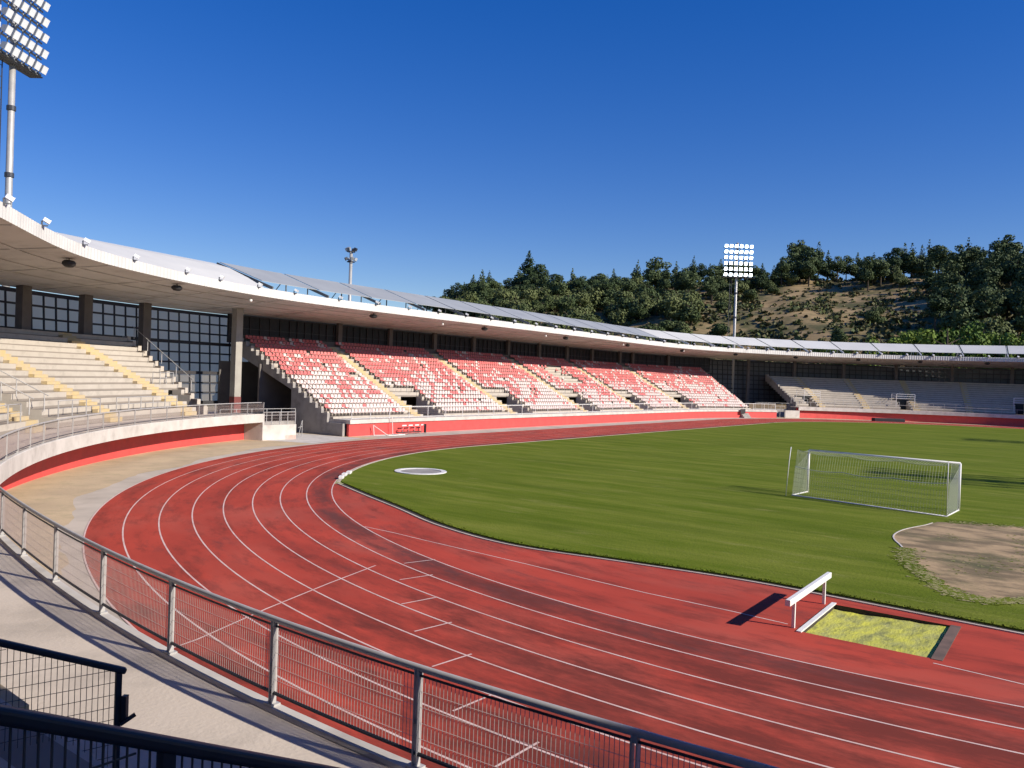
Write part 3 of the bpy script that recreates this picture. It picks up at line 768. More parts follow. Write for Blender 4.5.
# ---- red and white seating stand --------------------------------------------------------------
ROOT_R = thing('seating_stand', (40, 60, 0), 'long seating stand with red and white seats behind the bright red wall', 'grandstand')
RR, RN, RRUN, RZ0, RRISE, RDECK = 53.6, 17, 0.85, 1.75, 0.45, 1.55
UR0, UR1 = -3.0, ub(26.5)
uxr = lambda r: CX0-RB*math.asin((CX0+3.0)/r)
rstairs = [9.4+18*k for k in range(5)]
rgaps = [(10.4+18*k, 13.9+18*k) for k in range(5)]
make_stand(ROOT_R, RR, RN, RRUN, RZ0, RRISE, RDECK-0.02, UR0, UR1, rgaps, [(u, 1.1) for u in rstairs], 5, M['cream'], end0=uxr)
mb = MB(); sweep(mb, [(51.42, -0.1), (51.42, 1.18), (51.7, 1.18), (51.7, -0.1)], uxr, ub(31.5), 1.5); mb.build('front_wall', M['redwall'], ROOT_R)
mb = MB(); sweep(mb, [(51.28, 1.184), (51.28, 1.55), (54.2, 1.55), (54.2, 1.184)], uxr, ub(31.5), 1.5); mb.build('walkway', M['lightconc'], ROOT_R)
# stepped side wall with raking underside
mb = MB(); pr = []
for i in range(RN):
    ra, rb = RR+RRUN*i, RR+RRUN*(i+1); z = RZ0+RRISE*i+0.32
    pr += [(ra, z), (rb, z)]
pr += [(RR+RRUN*RN, 7.7), (58.9, 4.15), (58.9, -0.05), (RR, -0.05)]
for x in (-3.35, -3.02): mb.v += [(x, y, z) for y, z in pr]
k = len(pr); mb.face(range(k)); mb.face(list(range(k, 2*k))[::-1])
for i in range(k): mb.face((i, (i+1) % k, k+(i+1) % k, k+i))
mb.hexa([(-3.35, 51.42, -0.05), (-3.02, 51.42, -0.05), (-3.02, 53.6, -0.05), (-3.35, 53.6, -0.05)], [(-3.35, 51.42, 1.2), (-3.02, 51.42, 1.2), (-3.02, 53.6, 1.2), (-3.35, 53.6, 1.2)])
mb.build('stepped_side_wall', M['concrete'], ROOT_R)
mb = MB(); mb.hexa([(-3.3, 58.2, -0.05), (-2.6, 58.2, -0.05), (-2.6, 58.9, -0.05), (-3.3, 58.9, -0.05)], [(-3.3, 58.2, 4.0), (-2.6, 58.2, 4.0), (-2.6, 58.9, 4.3), (-3.3, 58.9, 4.3)])
mb.build('pillar', M['concrete'], ROOT_R)
mb = MB(); sweep(mb, [(64.0, 0), (64.0, 6.6), (64.2, 6.6), (64.2, 0)], -2.5, UR1, 3); mb.build('inner_wall', M['column'], ROOT_R)
RT = RR+RRUN*RN
ztop = RZ0+RRISE*(RN-1)
mb = MB(); sweep(mb, [(RT+0.1, ztop-0.6), (RT+0.1, ztop+0.65), (RT+0.3, ztop+0.65), (RT+0.3, ztop-0.6)], uxr, UR1, 3); mb.build('back_wall', M['column'], ROOT_R)
mb = MB(); sweep(mb, [(RT+0.6, ztop-0.2), (RT+0.6, 11.75), (RT+0.7, 11.75), (RT+0.7, ztop-0.2)], -2.6, UR1+2, 3); mb.build('glazing', M['darkglass'], ROOT_R)
mb = MB()
for u in steps(-2.5, UR1+1.9, 1.1):
    p = P(u, RT+0.52); mb.box((p.x, p.y, (ztop+0.6+11.7)/2), (0.07, 0.1, 11.7-ztop-0.6), tan_ang(u))
for z in (ztop+0.75, 10.3, 11.6): sweep(mb, [(RT+0.40, z), (RT+0.40, z+0.09), (RT+0.46, z+0.09), (RT+0.46, z)], -2.5, UR1+1.9, 4)
mb.build('mullion_frame', M['mullion'], ROOT_R)
RG = thing('walkway_railing', (-3, 51.4, 1.55), 'pale post and rail fence on top of the bright red wall of the seating stand', 'railing')
fence(RG, -3.1, ub(31), 51.36, 1.55, 1.2, 2.8, d_wire=0.09, wire_r=0.003, post='single', mpost=M['white'], mwire=M['wire'])
handrail('dark handrail down the left edge of the red and white seats', [(-2.6, 54.5, RZ0+0.5), (-2.6, 64.6, RZ0+RRISE*12.4+0.35)], 0.95, 0.028, 5, M['raildark'])
for i in range(5):
    u = 14.1+18*i
    t = thing('gangway_railing', P(u, 54, 1.55), ['looped railing beside the %s gangway mouth from the stepped side wall' % q for q in ('first', 'second', 'third', 'fourth', 'fifth')][i], 'railing')
    mb = MB(); zz = RZ0+RRISE*5
    mb.tube([P(u, 53.7, 1.55), P(u, 53.7, 2.75), P(u, 57.9, zz+0.95), P(u-3.6, 57.9, zz+0.95), P(u-3.6, 57.9, zz)], 0.03, 6); mb.build('rail', M['rail'], t)
    for q in (P(u, 55.6, 2.6), P(u, 57.9, zz), P(u-1.8, 57.9, zz)):
        mb = MB(); mb.box((q.x, q.y, q.z+0.5), (0.045, 0.045, 1.0)); mb.build('post', M['rail'], t)

# seats
def seat_mesh(mb, p, a, mi=0):
    ct, st = math.cos(a), math.sin(a)
    def X(x, y, z): return (p[0]+ct*x-st*y, p[1]+st*x+ct*y, p[2]+z)
    w2 = 0.205
    prof = [(-0.22, 0.30), (-0.20, 0.38), (-0.02, 0.355), (0.12, 0.37), (0.17, 0.44), (0.215, 0.68), (0.245, 0.67), (0.205, 0.42), (0.14, 0.30)]
    o = len(mb.v)
    for s_ in (-1, 1):
        for y, z in prof:
            k = w2 if z < 0.6 else w2*0.88
            mb.v.append(X(s_*k, y, z))
    n = len(prof)
    for i in range(n):
        j = (i+1) % n; mb.face((o+i, o+n+i, o+n+j, o+j), mi)
    mb.face(range(o, o+n), mi); mb.face(list(range(o+n, o+2*n))[::-1], mi)
def seat_obj(name, m):
    mb = MB(); seat_mesh(mb, (0, 0, 0), 0.0); return mb.build(name, m)
proto = {'red': seat_obj('stadium_seat', M['seatred']), 'white': seat_obj('stadium_seat', M['seatwhite'])}
used = {'red': False, 'white': False}
rnd = random.Random(11)
def hash2(i, j): return random.Random(i*7919+j*104729).random()
def clump(u, row):
    i, j = u/3.1, row/2.2; a, b = int(math.floor(i)), int(math.floor(j)); fx, fy = sst(i-a), sst(j-b)
    return (hash2(a, b)*(1-fx)+hash2(a+1, b)*fx)*(1-fy)+(hash2(a, b+1)*(1-fx)+hash2(a+1, b+1)*fx)*fy
pw = [0.92, 0.9, 0.85, 0.77, 0.68, 0.62, 0.57, 0.50, 0.43, 0.32, 0.20, 0.14, 0.12, 0.11, 0.11, 0.12, 0.12]
ORD = ['lowest', 'second', 'third', 'fourth', 'fifth', 'sixth', 'seventh', 'eighth', 'ninth', 'tenth', 'eleventh', 'twelfth', 'thirteenth', 'fourteenth', 'fifteenth', 'sixteenth', 'topmost']
allseats = []
for row in range(RN):
    r = RR+RRUN*row+0.52; z = RZ0+RRISE*row
    u = uxr(r)+0.55
    while u < UR1-0.4:
        ok = all(abs(u-s_) > 0.95 for s_ in rstairs)
        if row < 6: ok = ok and not any(a-0.3 < u < b+0.3 for a, b in rgaps)
        if 45.5+0.5*(row-9) > 0 and 8 <= row <= 13 and 51.0 < u < 57.5: ok = ok and rnd.random() < 0.12
        if rnd.random() < 0.015: ok = False
        if ok:
            q = pw[row]+(clump(u, row)-0.5)*(0.85 if 3 <= row <= 8 else 0.25)
            allseats.append((u, row, r, z, 'white' if rnd.random() < q else 'red'))
        u += 0.5*RB/r if u < CX0 or u > CX1 else 0.5
allseats.sort(key=lambda s_: (P(s_[0], s_[2], s_[3])-CAMC).length)
mbs = MB()
NEAR = 300
bucket = {}
for s_ in allseats[:NEAR]: bucket.setdefault((s_[4], s_[1]), []).append(s_)
for i, (u, row, r, z, c) in enumerate(allseats):
    p = P(u, r, z); a = tan_ang(u)
    if i < NEAR:
        if not used[c]: o = proto[c]; used[c] = True
        else: o = proto[c].copy(); COL.objects.link(o)
        o.location = p; o.rotation_euler = (0, 0, a)
        tag(o, '%s plastic seat in the %s row of the block nearest the stepped side wall' % (c, ORD[row]), 'seat',
            '%s plastic seats in the %s row by the stepped side wall' % (c, ORD[row]))
    else: seat_mesh(mbs, p, a, 0 if c == 'red' else 1)
o = mbs.build('distant_seats', [M['seatred'], M['seatwhite']])
tag(o, 'rows of red and white plastic seats farther along the stand', 'seats', kind='stuff')

# ---- far curved terrace -----------------------------------------------------------------------
ROOT_F = thing('far_terrace', (110, 30, 0), 'far curved concrete terrace behind the dark red wall, mostly in the shade of the roof', 'grandstand')
fst = [46.5, 56, 66, 76, 86, 96, 108, 120]
fgap = [(43.6, 45.4), (63.0, 65.0), (84.0, 87.0), (104, 106)]
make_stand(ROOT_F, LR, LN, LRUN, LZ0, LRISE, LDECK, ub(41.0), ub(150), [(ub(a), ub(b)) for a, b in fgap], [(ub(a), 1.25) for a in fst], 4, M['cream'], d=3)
mb = MB(); sweep(mb, [(54.0, 1.55), (54.0, 2.25), (54.18, 2.25), (54.18, 1.55)], ub(39.4), ub(150), 2); mb.build('edge_beam', M['lightconc'], ROOT_F)
mb = MB(); sweep(mb, [(54.18, 2.05), (54.18, 2.246), (57.0, 2.246), (57.0, 2.05)], ub(39.4), ub(150), 2); mb.build('deck', M['deck'], ROOT_F)
mb = MB(); sweep(mb, [(54.6, -0.1), (54.6, 2.05), (54.9, 2.05), (54.9, -0.1)], ub(39.4), ub(150), 2); mb.build('front_wall', M['redwall'], ROOT_F)
mb = MB()
for i in range(LN):
    ra, rb = LR+LRUN*i, LR+LRUN*(i+1); z = LZ0+LRISE*i+0.35
    u = ub(41.0); d = 0.3
    q = [P(u-d, ra), P(u-0.01, ra), P(u-0.01, rb), P(u-d, rb)]; zl = z-1.6 if i > 3 else 0
    mb.hexa([k+Vector((0, 0, zl)) for k in q], [k+Vector((0, 0, z)) for k in q])
mb.build('stepped_side_wall', M['concrete'], ROOT_F)
t = thing('far_railing', P(ub(40), 54, 2.25), 'distant grey railing along the top of the dark red wall', 'railing')
fence(t, ub(39.5), ub(112), 54.09, 2.25, 1.0, 2.6, post='single', wires=False, footplate=False)
for a, b in ((39.6, 43.4), (45.6, 62.8), (65.2, 83.8)):
    fence(t, ub(a), ub(b), 57.02, LZ0, 0.95, 2.0, post='single', wires=False, footplate=False, toprail=0.026)
for k, (ang, lab) in enumerate(((64.0, 'pale railed cabin above the gangway halfway along the far sunlit terrace'), (85.5, 'dark gangway mouth with pale posts in the shaded far terrace'), (44.5, 'dark gangway mouth at the start of the far terrace'))):
    t = thing('gangway_shelter', P(ub(ang), 57.5, 2.25), lab, 'gangway')
    u = ub(ang); w2 = 1.7
    mb = MB()
    for uu_ in (u-w2, u+w2):
        for r_ in (57.2, 60.1):
            q = P(uu_, r_); mb.tube([(q.x, q.y, LDECK), (q.x, q.y, 5.5)], 0.05, 6)
    for z_ in (4.6, 5.05, 5.5):
        mb.tube([P(u-w2, 57.2, z_), P(u+w2, 57.2, z_), P(u+w2, 60.1, z_), P(u-w2, 60.1, z_), P(u-w2, 57.2, z_)], 0.04, 6)
    mb.build('rail_frame', M['white'], t)
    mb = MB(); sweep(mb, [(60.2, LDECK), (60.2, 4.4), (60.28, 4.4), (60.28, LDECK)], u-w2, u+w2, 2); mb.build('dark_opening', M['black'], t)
# gap between the far terrace and the seating stand
t = thing('far_gate_wall', P(ub(36), 54, 0), 'pale low wall and railings in the gap between the red wall and the dark red wall', 'wall')
mb = MB(); sweep(mb, [(53.4, 0), (53.4, 1.5), (53.6, 1.5), (53.6, 0)], ub(35.6), ub(39.2), 2); mb.build('wall_panel', M['lightconc'], t)
mb = MB(); sweep(mb, [(58.4, 0), (58.4, 1.6), (58.6, 1.6), (58.6, 0)], ub(31.5), ub(40.0), 2); mb.build('back_panel', M['concrete'], t)
fence(t, ub(32), ub(40), 58.3, 1.6, 1.2, 1.5, post='single', wires=False, footplate=False)
fence(t, ub(31.8), ub(35.4), 53.4, 0.0, 2.3, 1.2, post='single', wires=False, footplate=False)
mb = MB()
t2 = thing('access_steps', P(ub(16.7), 51.2, 0), 'grey steps with a dark panel breaking the far end of the red wall', 'steps')
u = ub(22.0)
for i in range(3):
    sweep(mb, [(50.5+0.3*i, 0), (50.5+0.3*i, 0.3+0.3*i), (50.8+0.3*i, 0.3+0.3*i), (50.8+0.3*i, 0)], u-1.0, u+1.0, 2)
mb.build('step_block', M['concrete'], t2)
mb = MB(); sweep(mb, [(50.9, 0.85), (50.9, 1.7), (50.98, 1.7), (50.98, 0.85)], u-1.6, u-0.2, 2); mb.build('dark_panel', M['black'], t2)

def PR(u, r, z=0.0):
    a = math.degrees((CX0-u)/RB)
    return P(u, r-1.35*sst((a-33.0)/17.0)-1.45*sst((a-72.0)/26.0), z)  # last term pushes the unseen roof edge inward to shade the near walkway
# ================================================================== ROOF
ROOT_ROOF = thing('stadium_roof', (40, 64, 0), 'long sweeping stand roof with white front edge and raised sheets on raking beams', 'roof')
RF0, RB0 = 57.85, 70.0
UU0, UU1 = ua(170), ub(165)
mb = MB(); sweep(mb, [(RF0, 12.75), (RB0, 11.75)], UU0, UU1, 1.5, closed=False, path=PR)
for u in steps(UU0, UU1, 7.3):
    p, q = PR(u, RF0+0.15, 12.73), PR(u, RB0-0.4, 11.77)
    mb.bar(p, q, 0.22, 0.10)
for k, r_ in enumerate((60.2, 62.6, 65.0, 67.4)):
    z = 12.75-(r_-RF0)*1.0/(RB0-RF0)
    sweep(mb, [(r_, z-0.02), (r_, z-0.055), (r_+0.3, z-0.08), (r_+0.3, z-0.03)], UU0, UU1, 2.0, caps=False, path=PR)
mb.build('soffit', M['soffit'], ROOT_ROOF)
# corrugated front edge
mb = MB(); us = steps(UU0, UU1, 0.21); rows = []
for i, u in enumerate(us):
    o_ = 0.0 if i % 2 else 0.045
    rows.append([PR(u, RF0+0.06, 12.74), PR(u, RF0-0.02+o_, 12.75), PR(u, RF0-0.02+o_, 13.50), PR(u, RF0+0.10, 13.55)])
mb.grid(rows); mb.build('front_edge', M['fascia'], ROOT_ROOF)
mb = MB(); sweep(mb, [(RF0+0.10, 13.55), (RF0+0.5, 13.56), (RB0, 12.75), (RB0, 11.752)], UU0, UU1, 1.5, closed=False, path=PR); mb.build('roof_deck', M['roofdeck'], ROOT_ROOF)
BAY = 7.3
beams = [0.4+BAY*k for k in range(-24, 33)]
beams = [u for u in beams if UU0 < u < UU1]
beams = [u for u in beams if u > -7.5]
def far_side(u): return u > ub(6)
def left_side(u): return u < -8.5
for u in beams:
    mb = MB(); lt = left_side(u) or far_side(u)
    a, b = P(u, 58.0, 13.66), P(u, 64.9, 16.12)
    mb.bar(a, b, 0.14, 0.28)
    mb.tube([P(u, 64.2, 13.15), P(u, 64.2, 15.8)], 0.07, 6); mb.tube([P(u, 61.0, 13.4), P(u, 61.0, 14.7)], 0.06, 6)
    mb.tube([P(u, 67.5, 12.95), P(u, 64.4, 15.8)], 0.05, 6)
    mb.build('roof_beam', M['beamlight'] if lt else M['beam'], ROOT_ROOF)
for a, b in zip(beams, beams[1:]):
    lt = left_side((a+b)/2) or far_side((a+b)/2)
    mb = MB(); g = 0.16
    sl = lambda r: 13.80+(r-58.0)*0.3565
    r1, r2 = 59.5, 64.75
    sweep(mb, [(r1, sl(r1)+0.06), (r2, sl(r2)+0.06), (r2, sl(r2)+0.11), (r1, sl(r1)+0.11)], a+g, b-g, 1.5)
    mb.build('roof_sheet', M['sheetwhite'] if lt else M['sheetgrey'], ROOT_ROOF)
mb = MB(); rows = []
for u in steps(UU0, -7.4, 1.2):
    zt = 16.1-1.4*sst((-7.4-u)/40.0)
    rows.append([PR(u, 58.35, 13.562), PR(u, 60.5, 13.56+(zt-13.56)*0.42), PR(u, 62.8, 13.56+(zt-13.56)*0.80), PR(u, 64.75, zt), PR(u, 64.8, zt-0.2), PR(u, 66.5, 13.02)])
mb.grid(rows); mb.v += [tuple(p) for p in rows[-1]]; k = len(mb.v); mb.face(range(k-6, k))
mb.build('crest_sheet', M['sheetwhite'], ROOT_ROOF)
# columns at the back
cols = [2.6+8.75*k for k in range(1, 10)]+[ub(9.3*k) for k in range(1, 12)]+[ua(x) for x in (15.6, 21.4, 27.0, 32.8, 38.6, 44.4, 50.2, 56, 62, 68)]
for u in cols:
    mb = MB(); p = P(u, 68.95 if not (0 < u < ub(27)) else 68.35)
    mb.box((p.x, p.y, 6.0), (0.62, 0.42, 11.9) if u > 0 else (0.95, 0.6, 11.9), tan_ang(u)); mb.build('column', M['column'], ROOT_ROOF)
mb = MB(); mb.box((-5.75, 64.6, 6.1), (0.75, 0.8, 12.0)); mb.build('column', M['columnpale'], ROOT_ROOF)
mb = MB(); mb.box((-5.75, 64.6, 1.6), (0.79, 0.84, 3.2)); mb.build('column_base', mat('dark_red_base', (0.20, 0.055, 0.05), 0.8), ROOT_ROOF)

# panel facade behind the bends
def facade(name, label, u0, u1, z0, z1, r_, pm):
    t = thing(name, P((u0+u1)/2, r_), label, 'facade')
    mb = MB(); us = steps(u0, u1, 1.02)
    lean = 0.05
    zs = [z0+(z1-z0)*k/9 for k in range(10)]
    for a, b in zip(us, us[1:]):
        for za, zb in zip(zs, zs[1:]):
            m_ = 0.0
            q = [P(a+m_, r_+lean*za, za+m_), P(b-m_, r_+lean*za, za+m_), P(b-m_, r_+lean*zb, zb-m_), P(a+m_, r_+lean*zb, zb-m_)]
            mb.add(q, [(0, 1, 2, 3)])
    mb.build('panels', pm, t)
    mb = MB()
    for k, u in enumerate(us): mb.bar(P(u, r_-0.08+lean*z0, z0), P(u, r_-0.08+lean*z1, z1), 0.11, 0.12)
    for k, z in enumerate(zs): 
        w_ = 0.16 if k % 3 == 0 else 0.08
        sweep(mb, [(r_-0.16+lean*z, z-w_), (r_-0.16+lean*z, z+w_), (r_-0.02+lean*z, z+w_), (r_-0.02+lean*z, z-w_)], u0, u1, 2)
    mb.build('steel_grid', M['mullion'], t)
facade('panel_facade', 'grey panel facade in a dark steel grid behind the cream terrace', ua(100), 3.0, 2.4, 11.6, 70.2, M['facadepanel'])
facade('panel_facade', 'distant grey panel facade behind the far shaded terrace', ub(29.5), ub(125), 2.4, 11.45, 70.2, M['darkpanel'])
t = thing('rear_wall', P(ua(9), 70.3), 'dark wall at the back of the passage under the seating stand', 'wall')
mb = MB(); mb.box((1.0, 69.6, 3.4), (10.5, 0.2, 6.8)); mb.build('wall_panel', M['column'], t)
mb = MB(); sweep(mb, [(70.4, -0.1), (70.4, 2.3), (70.6, 2.3), (70.6, -0.1)], ua(40), -4.0, 2); mb.build('base_panel', M['mullion'], t)

# small spotlights along the roof edge
t = thing('edge_spotlight', (0, 0, 0), 'small pale spotlight clamped on the white roof edge', 'spotlight', 'small spotlights along the roof edge')
mb = MB(); mb.box((0, 0.02, 0.10), (0.10, 0.10, 0.42)); mb.box((0, -0.14, 0.0), (0.14, 0.42, 0.07)); build_local(mb, 'bracket', M['raildark'], t)
mb = MB(); mx = Matrix.Rotation(rad(28), 3, 'X')
mb.box((0.0, -0.26, 0.36), (0.34, 0.44, 0.26), mtx=mx); h_ = build_local(mb, 'housing', M['lampglass'], t)
mb = MB(); mb.box((0.0, -0.46, 0.25), (0.40, 0.05, 0.30), mtx=mx); build_local(mb, 'visor', M['white'], h_)
lamps = [ua(a) for a in (102, 97, 92, 87, 81.5, 76, 70.5, 66.5, 61, 55.5, 49.75, 43.6, 36.8, 30.2, 23.5, 19.0, 13.8, 8.8)]+[1.6+5.2*k for k in range(0, 16)]+[ub(4+5.0*k) for k in range(0, 17)]
for i, u in enumerate(lamps):
    o = t if i == 0 else copy_tree(t)
    p = PR(u, RF0-0.02, 13.50); o.location = p; o.rotation_euler = (0, 0, tan_ang(u)+0.55)
    o.scale = (0.78,)*3
# speakers and cameras under the roof
t = thing('roof_speaker', (0, 0, 0), 'dark oval loudspeaker hung under the roof', 'speaker', 'loudspeakers under the roof')
mb = MB(); n = 10
rows = []
for k, (rr_, z_) in enumerate(((0.02, -0.46), (0.26, -0.44), (0.42, -0.30), (0.44, -0.16), (0.30, -0.03), (0.02, 0.0))):
    rows.append([(1.15*rr_*math.cos(2*PI*j/n), rr_*0.9*math.sin(2*PI*j/n), z_) for j in range(n+1)])
mb.grid(rows); build_local(mb, 'cabinet', M['black'], t, True)
mb = MB(); mb.tube([(0, 0, -0.05), (0, 0, 0.25)], 0.03, 6); build_local(mb, 'hanger', M['raildark'], t)
spk = [ua(x) for x in (92, 78, 64, 49.5, 36.3, 23.0)]+[7.6+20.2*k for k in range(0, 4)]+[ub(x) for x in (12, 27, 41.5, 54.9, 67, 79, 92)]
for i, u in enumerate(spk):
    o = t if i == 0 else copy_tree(t)
    o.location = PR(u, 58.9, 12.56); o.rotation_euler = (0, 0, tan_ang(u))
t = thing('dome_camera', (0, 0, 0), 'small white dome camera hung under the roof edge', 'camera', 'white cameras under the roof edge')
mb = MB(); mb.tube([(0, 0, 0), (0, 0, -0.28)], 0.035, 6); build_local(mb, 'stem', M['white'], t)
mb = MB()
rows = [[(q*math.cos(2*PI*j/10), q*math.sin(2*PI*j/10), z_) for j in range(11)] for q, z_ in ((0.01, -0.26), (0.14, -0.28), (0.17, -0.38), (0.12, -0.50), (0.01, -0.54))]
mb.grid(rows); build_local(mb, 'dome', M['white'], t, True)
for i, u in enumerate([ua(45.5), ua(13.8), 19.0, 42.0, 66.0, ub(12)]):
    o = t if i == 0 else copy_tree(t); o.location = P(u, 58.6, 12.68)

# ================================================================== FLOODLIGHT MASTS
def mast(loc, zl, normal, label, lit, pole_h, cs=1.2, rs_=1.38, detail=True, r_pole=(0.55, 0.36)):
    t = thing('floodlight_mast', loc, label, 'floodlight')
    nrm = Vector((normal[0], normal[1], 0)).normalized(); ax = Vector((-nrm.y, nrm.x, 0))
    L0 = Vector(loc)
    top = zl+rs_*5+0.8
    mb = MB(); mb.tube([L0, L0+Vector((0, 0, pole_h*0.5)), L0+Vector((0, 0, top))], [r_pole[0], (r_pole[0]+r_pole[1])/2, r_pole[1]], 12)
    mb.build('pole', M['mast'], t, True)
    mb = MB()
    for z in (zl-9.5, zl-4.2): mb.tube([L0+Vector((0, 0, z)), L0+Vector((0, 0, z+0.35))], r_pole[1]+0.12, 12)
    mb.build('collar', M['raildark'], t)
    mb = MB(); q = L0-ax*0.95-nrm*0.2
    mb.tube([q, q+Vector((0, 0, zl))], 0.05, 5); mb.tube([q-ax*0.4, q-ax*0.4+Vector((0, 0, zl))], 0.05, 5)
    for k in range(int(zl/0.9)): mb.bar(q+Vector((0, 0, 0.9*k+0.3)), q-ax*0.4+Vector((0, 0, 0.9*k+0.3)), 0.04, 0.04)
    mb.build('ladder', M['raildark'], t)
    mb = MB(); pc = L0+nrm*0.55
    W2 = cs*2.5+0.5
    for k in range(6):
        z = zl+rs_*k-0.05; mb.bar(pc-ax*W2+Vector((0, 0, z-0.3)), pc+ax*W2+Vector((0, 0, z-0.3)), 0.10, 0.14)
    for k in range(6):
        p = pc+ax*cs*(k-2.5)-nrm*0.1; mb.bar(p+Vector((0, 0, zl-0.5)), p+Vector((0, 0, zl+rs_*5+0.3)), 0.08, 0.08)
    mb.build('head_frame', M['lamphouse'], t)
    mb = MB(); z = zl-0.55
    a = pc-ax*W2-nrm*0.9; b = pc+ax*W2-nrm*0.9; c = pc+ax*W2+nrm*0.2; d = pc-ax*W2+nrm*0.2
    mb.hexa([v+Vector((0, 0, z-0.06)) for v in (a, b, c, d)], [v+Vector((0, 0, z)) for v in (a, b, c, d)]); mb.build('platform', M['beam'], t)
    # lamp: housing with glass
    tilt = rad(24)
    f3 = (nrm*math.cos(tilt)-Vector((0, 0, 1))*math.sin(tilt)); u3 = (nrm*math.sin(tilt)+Vector((0, 0, 1))*math.cos(tilt))
    mx = Matrix((ax, f3, u3)).transposed()
    mb = MB(); s_ = 0.33
    fr = [Vector((x, 0.30, y)) for x, y in ((-s_, -s_), (s_, -s_), (s_, s_), (-s_, s_))]
    bk = [Vector((x, -0.22, y)) for x, y in ((-.2, -.2), (.2, -.2), (.2, .2), (-.2, .2))]
    mb.hexa([mx@v for v in bk], [mx@v for v in fr]); mb.bar(mx@Vector((0, -0.2, 0)), Vector((0, 0, -0.3))-nrm*0.25, 0.10, 0.06)
    lamp0 = mb.build('lamp', M['lamphouse']); 
    mb = MB(); g = 0.305
    mb.box((0, 0, 0), (2*g, 0.03, 2*g)); 
    for v in range(len(mb.v)): mb.v[v] = tuple(mx@(Vector(mb.v[v])+Vector((0, 0.315, 0))))
    glass0 = mb.build('lamp_lens', M['lamplit'] if lit else M['lampglass'])
    first = True
    for i in range(6):
        for j in range(6):
            p = pc+nrm*0.35+ax*cs*(i-2.5)+Vector((0, 0, zl+rs_*j))
            if first: la, gl = lamp0, glass0; first = False
            else:
                la = lamp0.copy(); gl = glass0.copy(); COL.objects.link(la); COL.objects.link(gl)
            la.parent = t; la.matrix_parent_inverse = Matrix.Identity(4); la.location = p-L0
            gl.parent = la; gl.matrix_parent_inverse = Matrix.Identity(4); gl.location = (0, 0, 0)
    return t
mast((-27.2, 64.8, 0), 30.1, (0.56, -0.83), 'tall unlit floodlight mast rising behind the roof at the upper left', False, 30, cs=0.92, rs_=1.30, r_pole=(0.34, 0.22))
mast((116.4, 57.9, 0), 30.3, (-0.80, -0.60), 'lit floodlight mast on a thin pole in front of the wooded hill', True, 30, cs=1.1, rs_=1.24, r_pole=(0.36, 0.24))
mast((22.5, -73.0, 0), 38.6, (-0.15, 0.98), 'unlit floodlight mast behind the nearer long side of the track', False, 38, cs=1.5)
mast((80.5, -73.0, 0), 38.6, (0.0, 1), 'unlit floodlight mast behind the distant half of the nearer long side', False, 38)

# slim lamp post behind the roof
t = thing('lamp_post', (17.2, 73.0, 0), 'slim pale lamp post with a cluster of small lamps above the roof', 'lamp post')
mb = MB(); mb.tube([(17.2, 73, 0), (17.2, 73, 21.8)], [0.28, 0.2], 10); mb.build('pole', M['mast'], t, True)
mb = MB()
for z in (20.4, 21.7): mb.tube([(17.2+0.5*math.cos(2*PI*k/12), 73+0.5*math.sin(2*PI*k/12), z) for k in range(13)], 0.05, 6)
for k in range(4): mb.bar((17.2, 73, 20.4), (17.2+0.5*math.cos(PI/2*k), 73+0.5*math.sin(PI/2*k), 20.4), 0.06, 0.06); mb.bar((17.2, 73, 21.7), (17.2+0.5*math.cos(PI/2*k), 73+0.5*math.sin(PI/2*k), 21.7), 0.06, 0.06)
mb.build('lamp_ring', M['raildark'], t)
mb = MB(); mb.box((17.2+0.55, 73+0.45, 21.1), (0.9, 0.12, 0.1)); 
for k in range(8):
    a = 2*PI*k/8+0.3; mb = MB(); zz = 20.75 if k % 2 else 22.0
    mx = Matrix.Rotation(a, 3, 'Z')@Matrix.Rotation(rad(25), 3, 'Y')
    mb.box((17.2+0.62*math.cos(a), 73+0.62*math.sin(a), zz), (0.32, 0.4, 0.4), mtx=mx); mb.build('lamp_head', M['lamphouse'] if k % 3 else M['raildark'], t)

# ================================================================== GOAL
t = thing('football_goal', (-8.3, 3.6, 0.02), 'white football goal with its net seen from behind, standing on the grass', 'goal')
PL, PR = Vector((-7.84, 7.52, 0)), Vector((-8.76, -0.34, 0)); BL, BR = Vector((-10.15, 7.73, 0)), Vector((-11.73, -0.17, 0))
Z = Vector((0, 0, 1)); GH = 2.46
for p in (PL, PR):
    mb = MB(); mb.tube([p, p+Z*GH], 0.06, 10); mb.build('post', M['white'], t, True)
mb = MB(); mb.tube([PL+Z*GH, PR+Z*GH], 0.06, 10); mb.build('crossbar', M['white'], t, True)
mb = MB(); mb.tube([PL+Z*0.05, BL+Z*0.05, BR+Z*0.05, PR+Z*0.05], 0.04, 8); mb.build('ground_frame', M['white'], t, True)
for b, o_ in ((BL, Vector((-0.33, 0.25, 0))), (BR, Vector((0.0, 0.0, 0)))):
    mb = MB(); q = b+o_; lean = Vector((0.25, -0.12, 0)) if b is BL else Vector((0.02, 0.02, 0))
    mb.tube([q, q+lean*0.6+Z*1.9, q+lean+Z*2.75], 0.022, 6); mb.build('net_pole', M['white'], t, True)
mb = MB(); NV, NH = 58, 18
def back(sx, v):          # sx along the goal from left to right, v 0 at the crossbar .. 1 at the ground bar
    top = PL.lerp(PR, sx)+Z*GH; bot = BL.lerp(BR, sx)+Z*0.06
    mid = PL.lerp(PR, sx).lerp(BL.lerp(BR, sx), 0.80)+Z*(2.62-0.16*math.sin(PI*((sx*3) % 1.0))-0.10*math.sin(PI*sx))
    if v < 0.42:
        k = v/0.42; p = top.lerp(mid, k); p -= Z*0.10*math.sin(PI*k); return p
    return mid.lerp(bot, (v-0.2)/0.58)
